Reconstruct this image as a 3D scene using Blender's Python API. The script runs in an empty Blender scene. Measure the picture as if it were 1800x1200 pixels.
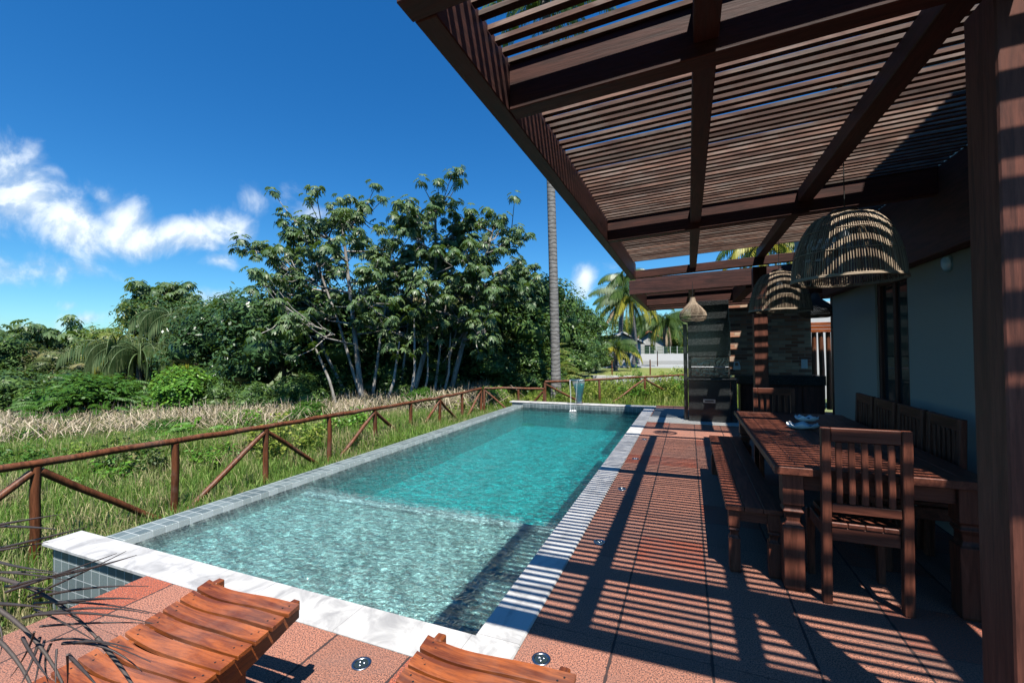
import bpy, bmesh, math, random
import numpy as np
from mathutils import Vector, Matrix
R = math.radians
rng = np.random.default_rng(7)
random.seed(7)
scene = bpy.context.scene
col = scene.collection

# ------------------------------------------------------------ camera
H = 1.52
FW = 765.0
def camera_axes():
    dy = np.array([310.0, 13.0, FW]); dy /= np.linalg.norm(dy)
    n = np.cross(dy, np.array([1, -0.0082, 0.0])); n /= np.linalg.norm(n)
    if n[1] > 0: n = -n
    dx = np.cross(dy, n)
    if dx[0] < 0: dx = -dx
    return dx, dy, n                      # world axes seen from the camera (x right, y down, z forward)
AX, AY, AZ = camera_axes()
cam_d = bpy.data.cameras.new('camera'); cam = bpy.data.objects.new('camera', cam_d); col.objects.link(cam)
cam_d.sensor_width = 36; cam_d.lens = 36 * FW / 1800; cam_d.clip_start = 0.05; cam_d.clip_end = 5000
right = Vector((AX[0], AY[0], AZ[0])); down = Vector((AX[1], AY[1], AZ[1])); fwd = Vector((AX[2], AY[2], AZ[2]))
M = Matrix((right, -down, -fwd)).transposed().to_4x4(); M.translation = (0, 0, H)
cam.matrix_world = M
scene.camera = cam

# ------------------------------------------------------------ sun, sky, exposure
SUN = Vector((0.24, -0.425, 1.0)).normalized()
sd = bpy.data.lights.new('sun', 'SUN'); sd.energy = 5.0; sd.angle = R(0.5); sd.color = (1, 0.955, 0.88)
so = bpy.data.objects.new('sun', sd); col.objects.link(so); so.location = (3, -5, 12)
so.rotation_euler = SUN.to_track_quat('Z', 'Y').to_euler()
world = bpy.data.worlds.new('World'); scene.world = world; world.use_nodes = True
scene.view_settings.view_transform = 'Standard'; scene.view_settings.look = 'None'
scene.view_settings.exposure = 0.9; scene.view_settings.gamma = 1.0
scene.render.engine = 'CYCLES'
scene.cycles.use_denoising = True
scene.cycles.max_bounces = 8; scene.cycles.transparent_max_bounces = 12
scene.cycles.transmission_bounces = 6; scene.cycles.diffuse_bounces = 0; scene.cycles.glossy_bounces = 3
scene.cycles.caustics_reflective = False; scene.cycles.caustics_refractive = False

class NT:
    def __init__(s, tree): s.t = tree; s.n = tree.nodes; s.l = tree.links
    def new(s, typ, **kw):
        n = s.n.new(typ)
        for k, v in kw.items(): setattr(n, k, v)
        return n
    def put(s, sock, v):
        if isinstance(v, bpy.types.NodeSocket): s.l.new(v, sock)
        elif v is not None: sock.default_value = v
    def math(s, op, a, b=None, c=None, clamp=False):
        n = s.new('ShaderNodeMath', operation=op); n.use_clamp = clamp
        s.put(n.inputs[0], a)
        if b is not None: s.put(n.inputs[1], b)
        if c is not None: s.put(n.inputs[2], c)
        return n.outputs[0]
    def vmath(s, op, a, b=None):
        n = s.new('ShaderNodeVectorMath', operation=op); s.put(n.inputs[0], a)
        if b is not None: s.put(n.inputs[1], b)
        return n.outputs['Value'] if op in ('DOT_PRODUCT', 'LENGTH') else n.outputs[0]
    def mix(s, f, a, b, blend='MIX'):
        n = s.new('ShaderNodeMix', data_type='RGBA', blend_type=blend)
        s.put(n.inputs[0], f)
        for i, v in ((6, a), (7, b)):
            s.put(n.inputs[i], v if isinstance(v, bpy.types.NodeSocket) or len(v) == 4 else (*v, 1))
        return n.outputs[2]
    def ramp(s, f, stops, interp='LINEAR'):
        n = s.new('ShaderNodeValToRGB'); s.put(n.inputs[0], f); cr = n.color_ramp; cr.interpolation = interp
        while len(cr.elements) < len(stops): cr.elements.new(0.5)
        for e, (p, c) in zip(cr.elements, stops):
            e.position = p; e.color = (*c, 1) if len(c) == 3 else c
        return n.outputs[0]
    def smooth(s, v, lo, hi):
        n = s.new('ShaderNodeMapRange', interpolation_type='SMOOTHSTEP')
        s.put(n.inputs[0], v); n.inputs[1].default_value = lo; n.inputs[2].default_value = hi
        return n.outputs[0]
    def noise(s, vec, scale, detail=4, rough=0.55, dist=0.0, dim='3D'):
        n = s.new('ShaderNodeTexNoise', noise_dimensions=dim)
        if vec is not None: s.put(n.inputs['Vector'], vec)
        n.inputs['Scale'].default_value = scale; n.inputs['Detail'].default_value = detail
        n.inputs['Roughness'].default_value = rough; n.inputs['Distortion'].default_value = dist
        return n.outputs[0]
    def mapping(s, vec, scale=(1, 1, 1), loc=(0, 0, 0), rot=(0, 0, 0)):
        n = s.new('ShaderNodeMapping'); s.put(n.inputs[0], vec)
        n.inputs[1].default_value = loc; n.inputs[2].default_value = rot; n.inputs[3].default_value = scale
        return n.outputs[0]
    def bump(s, h, strength, dist=0.01):
        n = s.new('ShaderNodeBump'); s.put(n.inputs['Height'], h)
        n.inputs['Strength'].default_value = strength; n.inputs['Distance'].default_value = dist
        return n.outputs[0]

def build_world():
    t = NT(world.node_tree); t.n.clear()
    out = t.new('ShaderNodeOutputWorld'); bg = t.new('ShaderNodeBackground'); t.l.new(bg.outputs[0], out.inputs[0])
    sky = t.new('ShaderNodeTexSky'); sky.sky_type = 'NISHITA'; sky.sun_disc = False
    sky.sun_elevation = math.asin(SUN.z); sky.sun_rotation = math.atan2(SUN.x, SUN.y)
    sky.air_density = 1.0; sky.dust_density = 0.3; sky.ozone_density = 2.5
    hs = t.new('ShaderNodeHueSaturation'); t.l.new(sky.outputs[0], hs.inputs['Color'])
    hs.inputs['Saturation'].default_value = 1.36; hs.inputs['Value'].default_value = 1.0
    skyc = t.mix(1.0, hs.outputs[0], (0.60, 0.99, 1.16), 'MULTIPLY')
    d = t.new('ShaderNodeTexCoord').outputs['Generated']
    f = t.vmath('DOT_PRODUCT', d, tuple(fwd)); fc = t.math('MAXIMUM', f, 0.05)
    a = t.math('DIVIDE', t.vmath('DOT_PRODUCT', d, tuple(right)), fc)
    b = t.math('DIVIDE', t.vmath('DOT_PRODUCT', d, tuple(-down)), fc)
    cb = t.new('ShaderNodeCombineXYZ'); t.put(cb.inputs[0], a); t.put(cb.inputs[1], b)
    p = cb.outputs[0]
    nz = t.noise(p, 7.0, 9, 0.58, 0.3); nz2 = t.noise(t.vmath('ADD', p, (-0.012, 0.022, 0.0)), 7.0, 9, 0.58, 0.3)
    tot = None
    # direction (tangent units), half size, amount, tilt: the clouds low over the trees
    cl = [(10, 300, 75, 60, .75, -20), (45, 345, 105, 62, 1.0, -25), (130, 392, 105, 48, 1.0, -22), (215, 385, 60, 45, .9, -30), (230, 415, 110, 38, 1.0, -5),
          (320, 410, 90, 30, .95, 0), (395, 400, 55, 32, .85, -25), (185, 350, 38, 18, .6, -30),
          (505, 345, 30, 22, .28, -40), (540, 375, 42, 22, .6, -10), (440, 352, 34, 18, .2, 15), (70, 478, 105, 26, .5, 0), (60, 465, 40, 20, .5, 0),
          (1028, 485, 25, 34, .95, 0), (150, 560, 50, 16, .7, 10), (390, 458, 34, 12, .4, 0), (375, 522, 50, 14, .45, 0), (125, 537, 28, 10, .35, 0),
          (20, 590, 60, 24, .55, 0), (1075, 470, 20, 14, .3, 0)]
    for (x, y, rx, ry, s, rot) in cl:
        px, py = (x - 900) / FW, (600 - y) / FW
        m = t.new('ShaderNodeMapping'); m.vector_type = 'TEXTURE'; t.put(m.inputs[0], p)
        m.inputs[1].default_value = (px, py, 0); m.inputs[2].default_value = (0, 0, R(rot)); m.inputs[3].default_value = (rx / FW, ry / FW, 1)
        r = t.vmath('LENGTH', m.outputs[0])
        v = t.math('MULTIPLY', t.math('SUBTRACT', 1.35, r, clamp=False), s)
        tot = v if tot is None else t.math('MAXIMUM', tot, v)
    dens = t.math('ADD', tot, t.math('MULTIPLY', t.math('SUBTRACT', nz, 0.5), 2.6))
    alpha = t.math('MULTIPLY', t.smooth(dens, 0.0, 1.1), t.smooth(f, 0.1, 0.3))
    lit = t.smooth(t.math('SUBTRACT', nz, nz2), -0.06, 0.07)
    core = t.smooth(dens, 0.5, 1.5)
    cc = t.mix(t.math('MULTIPLY', t.math('ADD', t.math('MULTIPLY', lit, .6), t.math('MULTIPLY', core, .4)), 1.0), (4.0, 5.2, 6.8), (8.4, 9.0, 9.5))
    colr = t.mix(t.math('MULTIPLY', alpha, .93), skyc, cc)
    t.l.new(colr, bg.inputs[0]); bg.inputs[1].default_value = 0.073
build_world()

# ------------------------------------------------------------ materials
def mat(name, fn):
    m = bpy.data.materials.new(name); m.use_nodes = True; t = NT(m.node_tree); t.n.clear()
    out = t.new('ShaderNodeOutputMaterial'); p = t.new('ShaderNodeBsdfPrincipled'); t.l.new(p.outputs[0], out.inputs[0])
    co = t.new('ShaderNodeTexCoord').outputs['Object']
    fn(t, p, co, out); return m
def wood(name, c1, c2, axis='X', rough=0.45, weather=0.0, island=0.35, coat=0.0, fine=1.0):
    def f(t, p, co, out):
        g = t.new('ShaderNodeNewGeometry'); ri = g.outputs['Random Per Island']
        co2 = t.vmath('ADD', co, t.vmath('MULTIPLY', t.mix(1.0, (1, 1, 1), (1, 1, 1)), (0, 0, 0)))
        off = t.new('ShaderNodeCombineXYZ'); t.put(off.inputs[0], t.math('MULTIPLY', ri, 13.0)); t.put(off.inputs[1], t.math('MULTIPLY', ri, 7.0)); t.put(off.inputs[2], t.math('MULTIPLY', ri, 29.0))
        v = t.vmath('ADD', co, off.outputs[0])
        sc = {'X': (1.2, 14, 14), 'Y': (14, 1.2, 14), 'Z': (14, 14, 1.2)}[axis]
        mp = t.mapping(v, sc)
        n = t.noise(mp, 1.6 * fine, 6, 0.62, 0.9); n2 = t.noise(t.mapping(v, tuple(k * 4 for k in sc)), 2.0 * fine, 4, 0.7)
        c = t.mix(t.smooth(n, .32, .68), c1, c2)
        c = t.mix(t.math('MULTIPLY', t.smooth(n2, .45, .7), .45), c, tuple(k * .45 for k in c1))
        if weather:
            c = t.mix(t.math('MULTIPLY', t.smooth(t.noise(v, 2.3, 5, .65), .45, .62), weather), c, (.33, .29, .24))
        k = t.new('ShaderNodeHueSaturation'); t.put(k.inputs['Color'], c)
        t.put(k.inputs['Value'], t.math('ADD', 1 - island / 2, t.math('MULTIPLY', ri, island)))
        t.put(p.inputs['Base Color'], k.outputs[0]); p.inputs['Roughness'].default_value = rough
        p.inputs['Coat Weight'].default_value = coat; p.inputs['Specular IOR Level'].default_value = .5 if coat else .25; p.inputs['Coat Roughness'].default_value = 0.2
        t.put(p.inputs['Normal'], t.bump(t.math('ADD', n, t.math('MULTIPLY', n2, .5)), .35, .004))
    return mat(name, f)
MW = {}
for a in 'XYZ':
    MW['dark' + a] = wood('dark_red_wood_' + a, (.030, .014, .012), (.075, .029, .022), a, .6)
    MW['table' + a] = wood('brown_table_wood_' + a, (.062, .020, .012), (.165, .052, .030), a, .5, coat=0)
    MW['orange' + a] = wood('orange_varnished_wood_' + a, (.075, .016, .004), (.26, .066, .013), a, .42, coat=.1, island=.7, weather=.06)
    MW['slat' + a] = wood('weathered_slat_wood_' + a, (.085, .046, .034), (.22, .125, .088), a, .8, weather=.3, island=1.0)
for a in 'Z': MW['post'] = wood('reddish_post_wood', (.060, .023, .016), (.15, .052, .033), a, .55)
MW['pole'] = wood('brown_pole_wood', (.06, .021, .009), (.18, .062, .026), 'Z', .45, weather=.1)
def simple(name, c, rough=.5, metal=0.0, bumpk=0.0, scale=40, spread=.25, trans=0):
    def f(t, p, co, out):
        n = t.noise(co, scale, 5, .6)
        t.put(p.inputs['Base Color'], t.mix(n, tuple(k * (1 - spread) for k in c), tuple(min(1, k * (1 + spread)) for k in c)))
        p.inputs['Roughness'].default_value = rough; p.inputs['Metallic'].default_value = metal
        if trans: p.inputs['Transmission Weight'].default_value = trans
        if bumpk: t.put(p.inputs['Normal'], t.bump(n, bumpk, .01))
    return mat(name, f)
M_steel = simple('brushed_steel', (.32, .34, .36), .3, 1.0, scale=15)
M_blackmetal = simple('black_metal', (.02, .02, .022), .4, .6)
M_plaster = simple('grey_plaster', (.42, .32, .245), .9, 0, .25, 60, .08)
M_white = simple('white_render', (.52, .52, .50), .8, 0, .2, 8, .1)
M_ceramic = simple('white_ceramic', (.75, .78, .80), .15, 0, 0, 30, .1)
M_ceramicb = simple('grey_glazed_ceramic', (.09, .13, .17), .2, 0, 0.3, 120, .5)
M_glass = simple('dark_glass', (.02, .03, .03), .03, 0, 0, 5, .1)
M_concrete = simple('concrete', (.38, .38, .36), .9, 0, .3, 20, .2)
M_terracotta = simple('terracotta_roof', (.35, .13, .07), .8, 0, .4, 25, .3)
M_mat = simple('dark_slate_step', (.05, .06, .07), .6, 0, .3, 25, .4)
M_cord = simple('black_cord', (.01, .01, .01), .6)

def f_deck(t, p, co, out):
    # slabs 0.465 wide, 0.465 long, laid in straight rows
    sx = t.new('ShaderNodeSeparateXYZ'); t.put(sx.inputs[0], co)
    gx = t.math('DIVIDE', t.math('SUBTRACT', sx.outputs[0], .085), .465); gy = t.math('DIVIDE', t.math('SUBTRACT', sx.outputs[1], 2.33), .465)
    cell = t.new('ShaderNodeCombineXYZ'); t.put(cell.inputs[0], t.math('FLOOR', gx)); t.put(cell.inputs[1], t.math('FLOOR', gy))
    wn = t.new('ShaderNodeTexWhiteNoise', noise_dimensions='3D'); t.put(wn.inputs[0], cell.outputs[0])
    fx = t.math('ABSOLUTE', t.math('SUBTRACT', t.math('FRACT', gx), .5)); fy = t.math('ABSOLUTE', t.math('SUBTRACT', t.math('FRACT', gy), .5))
    wob = t.math('MULTIPLY', t.math('SUBTRACT', t.noise(co, 14, 4), .5), .030)
    jx = t.smooth(t.math('ADD', fx, wob), .482, .490); jy = t.smooth(t.math('ADD', fy, wob), .493, .498)
    joint = t.math('MAXIMUM', jx, t.math('MULTIPLY', jy, .75))
    g1 = t.noise(co, 150, 3, .6); g2 = t.noise(co, 75, 3, .6); g3 = t.noise(co, 3.0, 5, .6)
    base = t.mix(wn.outputs[0], (.31, .127, .078), (.44, .175, .108))
    base = t.mix(t.smooth(wn.outputs[0], .82, .86), base, (.38, .085, .036))
    base = t.mix(t.smooth(g1, .43, .53), (.065, .035, .030), base)
    base = t.mix(t.math('MULTIPLY', t.smooth(g2, .55, .7), .35), base, (.50, .27, .19))
    base = t.mix(t.math('MULTIPLY', t.smooth(t.noise(co, 1.1, 6, .65, .6), .45, .62), .45), base, (.17, .095, .075))
    t.put(p.inputs['Base Color'], t.mix(joint, base, (.035, .02, .018))); p.inputs['Roughness'].default_value = .85
    h = t.math('SUBTRACT', t.math('ADD', t.math('MULTIPLY', g1, .6), t.math('MULTIPLY', g2, .4)), t.math('MULTIPLY', joint, 2.0))
    t.put(p.inputs['Normal'], t.bump(h, .6, .004))
M_deck = mat('terracotta_slabs', f_deck)
def f_marble(t, p, co, out):
    n = t.noise(t.mapping(co, (1, 1, 1), rot=(0, 0, .8)), 3.5, 7, .62, 1.4); n2 = t.noise(co, 90, 3, .6)
    s = t.noise(t.mapping(co, (9, 2, 2), rot=(0, 0, .4)), 1.5, 5, .6, .5)
    c = t.mix(t.smooth(n, .42, .72), (.46, .45, .43), (.26, .255, .25))
    c = t.mix(t.math('MULTIPLY', t.smooth(s, .5, .75), .5), c, (.25, .245, .24))
    sx = t.new('ShaderNodeSeparateXYZ'); t.put(sx.inputs[0], co)
    c = t.mix(t.math('MULTIPLY', t.smooth(n2, .55, .7), .15), c, (.3, .3, .3))
    fx = t.math('ABSOLUTE', t.math('SUBTRACT', t.math('FRACT', t.math('DIVIDE', t.math('ADD', sx.outputs[0], 1.09), .72)), .5))
    fy = t.math('ABSOLUTE', t.math('SUBTRACT', t.math('FRACT', t.math('DIVIDE', t.math('SUBTRACT', sx.outputs[1], 2.11), .72)), .5))
    jt = t.math('MAXIMUM', t.smooth(fx, .4965, .4985), t.smooth(fy, .4965, .4985))
    c = t.mix(t.math('MULTIPLY', jt, .75), c, (.13, .125, .12))
    st = t.smooth(t.noise(co, 2.2, 6, .7, .8), .56, .70); c = t.mix(t.math('MULTIPLY', st, .3), c, (.22, .21, .19))
    t.put(p.inputs['Base Color'], c); p.inputs['Roughness'].default_value = .5
    t.put(p.inputs['Normal'], t.bump(t.math('SUBTRACT', n2, jt), .15, .003))
M_marble = mat('white_marble', f_marble)
def tile_mat(name, size, ca, cb, gout, rough=.4, tint=None):
    def f(t, p, co, out):
        g = t.new('ShaderNodeNewGeometry'); 
        sp = t.new('ShaderNodeSeparateXYZ'); t.put(sp.inputs[0], co)
        sn = t.new('ShaderNodeSeparateXYZ'); t.put(sn.inputs[0], g.outputs['Normal'])
        ids = []; js = []
        for k in range(3):
            q = t.math('DIVIDE', t.math('ADD', sp.outputs[k], .0137), size)
            ids.append(t.math('FLOOR', q))
            fr = t.math('ABSOLUTE', t.math('SUBTRACT', t.math('FRACT', q), .5))
            w = t.math('SUBTRACT', 1.0, t.math('ABSOLUTE', sn.outputs[k]))
            js.append(t.math('MULTIPLY', t.smooth(fr, .455, .47), t.math('GREATER_THAN', w, .5)))
        cell = t.new('ShaderNodeCombineXYZ')
        for k in range(3): t.put(cell.inputs[k], ids[k])
        wn = t.new('ShaderNodeTexWhiteNoise', noise_dimensions='3D'); t.put(wn.inputs[0], cell.outputs[0])
        j = t.math('MAXIMUM', js[0], t.math('MAXIMUM', js[1], js[2]))
        n = t.noise(co, 45, 5, .65)
        c = t.mix(t.math('ADD', t.math('MULTIPLY', wn.outputs[0], .75), t.math('MULTIPLY', n, .3)), ca, cb)
        t.put(p.inputs['Base Color'], t.mix(j, c, gout)); p.inputs['Roughness'].default_value = rough
        t.put(p.inputs['Normal'], t.bump(t.math('SUBTRACT', n, t.math('MULTIPLY', j, 1.5)), .3, .004))
    return mat(name, f)
M_tile = tile_mat('grey_green_stone_tile', .105, (.06, .085, .09), (.17, .21, .21), (.38, .41, .40))
M_floor_tile = tile_mat('pool_floor_stone_tile', .105, (.38, .45, .42), (.72, .80, .76), (.72, .80, .76))
def f_brick(t, p, co, out):
    b = t.new('ShaderNodeTexBrick'); t.put(b.inputs['Vector'], t.mapping(co, (1, 1, 1), rot=(R(90), 0, 0)))
    b.inputs['Scale'].default_value = 1.0; b.inputs['Brick Width'].default_value = .25; b.inputs['Row Height'].default_value = .07
    b.inputs['Mortar Size'].default_value = .006; b.inputs['Mortar Smooth'].default_value = .2
    b.inputs['Color1'].default_value = (0, 0, 0, 1); b.inputs['Color2'].default_value = (1, 1, 1, 1); b.inputs['Mortar'].default_value = (.5, .5, .5, 1)
    c = t.ramp(b.outputs['Color'], [(0, (.18, .08, .055)), (.35, (.48, .20, .11)), (.6, (.50, .30, .20)), (.85, (.62, .44, .30)), (1, (.24, .13, .11))])
    n = t.noise(co, 30, 5, .65)
    c = t.mix(t.math('MULTIPLY', n, .4), c, (.20, .11, .08))
    t.put(p.inputs['Base Color'], t.mix(b.outputs['Fac'], c, (.34, .26, .20))); p.inputs['Roughness'].default_value = .85
    t.put(p.inputs['Normal'], t.bump(t.math('SUBTRACT', n, b.outputs['Fac']), .5, .008))
M_brick = mat('rustic_brick', f_brick)
def f_granite(t, p, co, out):
    n = t.noise(co, 120, 3, .7); v = t.noise(co, 35, 4, .6)
    c = t.mix(t.smooth(n, .56, .68), (.014, .016, .017), (.20, .21, .21)); c = t.mix(t.math('MULTIPLY', t.smooth(v, .5, .7), .3), c, (.05, .055, .05))
    t.put(p.inputs['Base Color'], c); p.inputs['Roughness'].default_value = .18
M_granite = mat('black_granite', f_granite)
def f_wicker(t, p, co, out):
    g = t.new('ShaderNodeNewGeometry'); n = t.noise(co, 25, 4, .6)
    c = t.mix(g.outputs['Random Per Island'], (.15, .10, .065), (.46, .36, .25)); c = t.mix(t.math('MULTIPLY', n, .4), c, (.10, .065, .04))
    t.put(p.inputs['Base Color'], c); p.inputs['Roughness'].default_value = .7
M_wicker = mat('natural_wicker', f_wicker)
M_darkwicker = simple('dark_wicker', (.05, .035, .025), .7)
def f_ground(t, p, co, out):
    n = t.noise(co, .35, 6, .62); n2 = t.noise(co, 3, 6, .7); n3 = t.noise(co, 30, 4, .7)
    c = t.mix(t.smooth(n, .4, .62), (.10, .15, .045), (.17, .18, .075)); c = t.mix(t.math('MULTIPLY', t.smooth(n2, .5, .7), .5), c, (.16, .13, .075)); c = t.mix(t.math('MULTIPLY', n3, .4), c, (.08, .10, .04))
    t.put(p.inputs['Base Color'], c); p.inputs['Roughness'].default_value = .95
    t.put(p.inputs['Normal'], t.bump(n3, .4, .02))
M_ground = mat('grassy_earth', f_ground)
def f_lawn(t, p, co, out):
    n = t.noise(co, .5, 5, .6); n3 = t.noise(co, 14, 4, .7)
    c = t.mix(n, (.10, .14, .025), (.24, .23, .06)); c = t.mix(t.math('MULTIPLY', n3, .5), c, (.07, .11, .02))
    t.put(p.inputs['Base Color'], c); p.inputs['Roughness'].default_value = .95
    t.put(p.inputs['Normal'], t.bump(n3, .8, .03))
M_lawn = mat('mown_lawn', f_lawn)
def f_bark(c1, c2, ring=0.0):
    def f(t, p, co, out):
        n = t.noise(t.mapping(co, (6, 6, 1.5) if not ring else (3, 3, 9)), 1.5, 5, .65, .5); n2 = t.noise(co, 25, 4, .6)
        c = t.mix(t.smooth(n, .35, .65), c1, c2); c = t.mix(t.math('MULTIPLY', n2, .35), c, tuple(k * .4 for k in c1))
        if ring:
            w = t.new('ShaderNodeTexWave', wave_type='BANDS', bands_direction='Z'); t.put(w.inputs[0], co); w.inputs['Scale'].default_value = ring; w.inputs['Distortion'].default_value = 5.5; w.inputs['Detail'].default_value = 3; w.inputs['Detail Scale'].default_value = 1.5
            c = t.mix(t.math('MULTIPLY', t.smooth(w.outputs[1], .0, .35), 1.0), tuple(k * .5 for k in c1), c)
            t.put(p.inputs['Normal'], t.bump(w.outputs[1], .3, .01))
        t.put(p.inputs['Base Color'], c); p.inputs['Roughness'].default_value = .85
    return f
M_bark = mat('pale_grey_bark', f_bark((.19, .17, .14), (.42, .40, .36)))
M_darkbark = mat('dark_bark', f_bark((.07, .055, .04), (.16, .13, .10)))
M_palmbark = mat('ringed_palm_bark', f_bark((.17, .16, .145), (.30, .29, .27), 2.3))
def leafmat(name, c1, c2, c3=None, rough=.42, trans=.25, back=None):
    def f(t, p, co, out):
        g = t.new('ShaderNodeNewGeometry'); ri = g.outputs['Random Per Island']
        n = t.noise(co, 1.1, 3, .5)
        c = t.mix(ri, c1, c2)
        if c3: c = t.mix(t.smooth(t.math('ADD', t.math('MULTIPLY', n, .9), t.math('MULTIPLY', ri, .35)), .62, .8), c, c3)
        if back: c = t.mix(t.math('MULTIPLY', g.outputs['Backfacing'], .45), c, back)
        t.put(p.inputs['Base Color'], c); p.inputs['Roughness'].default_value = rough
        p.inputs['Specular IOR Level'].default_value = .28
        tr = t.new('ShaderNodeBsdfTranslucent'); t.put(tr.inputs[0], t.mix(.5, c, (.25, .42, .03)))
        mx = t.new('ShaderNodeMixShader'); mx.inputs[0].default_value = trans
        t.l.new(p.outputs[0], mx.inputs[1]); t.l.new(tr.outputs[0], mx.inputs[2]); t.l.new(mx.outputs[0], out.inputs[0])
    return mat(name, f)
ML = dict(
    cec=leafmat('cecropia_leaf', (.022, .075, .015), (.080, .17, .036), (.14, .20, .06), .4, .2, (.11, .15, .09)),
    dark=leafmat('dark_leaf', (.028, .066, .020), (.07, .14, .038), (.10, .17, .04), .42, .2),
    deep=leafmat('deep_leaf', (.022, .055, .020), (.055, .11, .036), None, .3, .15),
    bright=leafmat('bright_leaf', (.05, .15, .016), (.12, .28, .035), (.16, .30, .035), .4, .3),
    mango=leafmat('mango_leaf', (.05, .10, .015), (.13, .18, .03), (.20, .21, .05), .4, .25),
    olive=leafmat('olive_leaf', (.045, .075, .022), (.12, .15, .05), (.18, .17, .07), .45, .2),
    palm=leafmat('palm_leaf', (.035, .075, .02), (.09, .14, .04), None, .35, .25),
    ypalm=leafmat('yellow_palm_leaf', (.16, .17, .02), (.40, .36, .05), None, .4, .3),
    dpalm=leafmat('dry_palm_leaf', (.22, .15, .08), (.42, .32, .21), None, .7, .1),
    hang=leafmat('hanging_palm_leaf', (.045, .09, .03), (.17, .22, .09), None, .35, .2),
    fern=leafmat('fern_leaf', (.024, .080, .010), (.070, .17, .022), None, .5, .25),
    yel=leafmat('yellow_green_leaf', (.13, .20, .03), (.34, .36, .07), None, .45, .35),
    grass=leafmat('grass_blade', (.08, .18, .025), (.24, .36, .075), (.44, .38, .20), .6, .4),
    dry=leafmat('dry_reed', (.24, .18, .11), (.64, .54, .41), None, .75, .3),
    weed=leafmat('weed_leaf', (.09, .17, .02), (.22, .31, .05), (.33, .33, .10), .5, .35))
M_dryfrond = simple('dead_frond', (.035, .026, .024), .6, 0, .4, 30, .6)

# ------------------------------------------------------------ mesh helpers
class MB:
    def __init__(s): s.v = []; s.f = []; s.mi = []; s.sm = []
    def add(s, vs, fs, mi=0, smooth=False):
        o = len(s.v); s.v += [tuple(map(float, v)) for v in vs]; s.f += [tuple(i + o for i in f) for f in fs]
        s.mi += [mi] * len(fs); s.sm += [smooth] * len(fs)
    def box(s, x0, x1, y0, y1, z0, z1, mi=0, k=0.0, x_ref=0.0):
        # k tilts z with x (a roof that rises towards the house)
        z = lambda x, h: h + k * (x - x_ref)
        vs = [(x0, y0, z(x0, z0)), (x1, y0, z(x1, z0)), (x1, y1, z(x1, z0)), (x0, y1, z(x0, z0)), (x0, y0, z(x0, z1)), (x1, y0, z(x1, z1)), (x1, y1, z(x1, z1)), (x0, y1, z(x0, z1))]
        s.add(vs, [(3, 2, 1, 0), (4, 5, 6, 7), (0, 1, 5, 4), (1, 2, 6, 5), (2, 3, 7, 6), (3, 0, 4, 7)], mi)
    def tube(s, pts, rad, n=8, mi=0, cap=True):
        pts = [Vector(p) for p in pts]; rings = []; up0 = None
        if not hasattr(rad, '__len__'): rad = [rad] * len(pts)
        vs = []
        for i, p in enumerate(pts):
            d = (pts[min(i + 1, len(pts) - 1)] - pts[max(i - 1, 0)]).normalized()
            a = d.orthogonal().normalized() if up0 is None else (up0 - d * up0.dot(d)).normalized()
            up0 = a; b = d.cross(a)
            for j in range(n):
                th = 2 * math.pi * j / n; vs.append(p + (a * math.cos(th) + b * math.sin(th)) * rad[i])
        fs = [(i * n + j, i * n + (j + 1) % n, (i + 1) * n + (j + 1) % n, (i + 1) * n + j) for i in range(len(pts) - 1) for j in range(n)]
        s.add(vs, fs, mi, True)
        if cap:
            s.add(vs[:n], [tuple(reversed(range(n)))], mi); s.add(vs[-n:], [tuple(range(n))], mi)
    def lathe(s, prof, n=24, c=(0, 0, 0), mi=0):
        vs = [(c[0] + r * math.cos(2 * math.pi * j / n), c[1] + r * math.sin(2 * math.pi * j / n), c[2] + z) for r, z in prof for j in range(n)]
        fs = [(i * n + j, i * n + (j + 1) % n, (i + 1) * n + (j + 1) % n, (i + 1) * n + j) for i in range(len(prof) - 1) for j in range(n)]
        s.add(vs, fs, mi, True)
    def loft(s, secs, mi=0):
        # secs: list of (cx, cy, z, half_x, half_y)
        vs = []
        for cx, cy, z, a, b in secs: vs += [(cx - a, cy - b, z), (cx + a, cy - b, z), (cx + a, cy + b, z), (cx - a, cy + b, z)]
        fs = [(3, 2, 1, 0)] + [(i * 4 + j, i * 4 + (j + 1) % 4, (i + 1) * 4 + (j + 1) % 4, (i + 1) * 4 + j) for i in range(len(secs) - 1) for j in range(4)]
        e = (len(secs) - 1) * 4; fs.append((e, e + 1, e + 2, e + 3)); s.add(vs, fs, mi)
    def build(s, name, mats, parent=None, bevel=0.0, kind=None):
        me = bpy.data.meshes.new(name); me.from_pydata(s.v, [], s.f)
        for m in (mats if isinstance(mats, (list, tuple)) else [mats]): me.materials.append(m)
        me.polygons.foreach_set('material_index', s.mi); me.polygons.foreach_set('use_smooth', s.sm); me.update()
        o = bpy.data.objects.new(name, me); col.objects.link(o)
        if parent: o.parent = parent
        if kind: o['kind'] = kind
        if bevel:
            b = o.modifiers.new('bevel', 'BEVEL'); b.width = bevel; b.segments = 1; b.limit_method = 'ANGLE'
        return o
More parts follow.
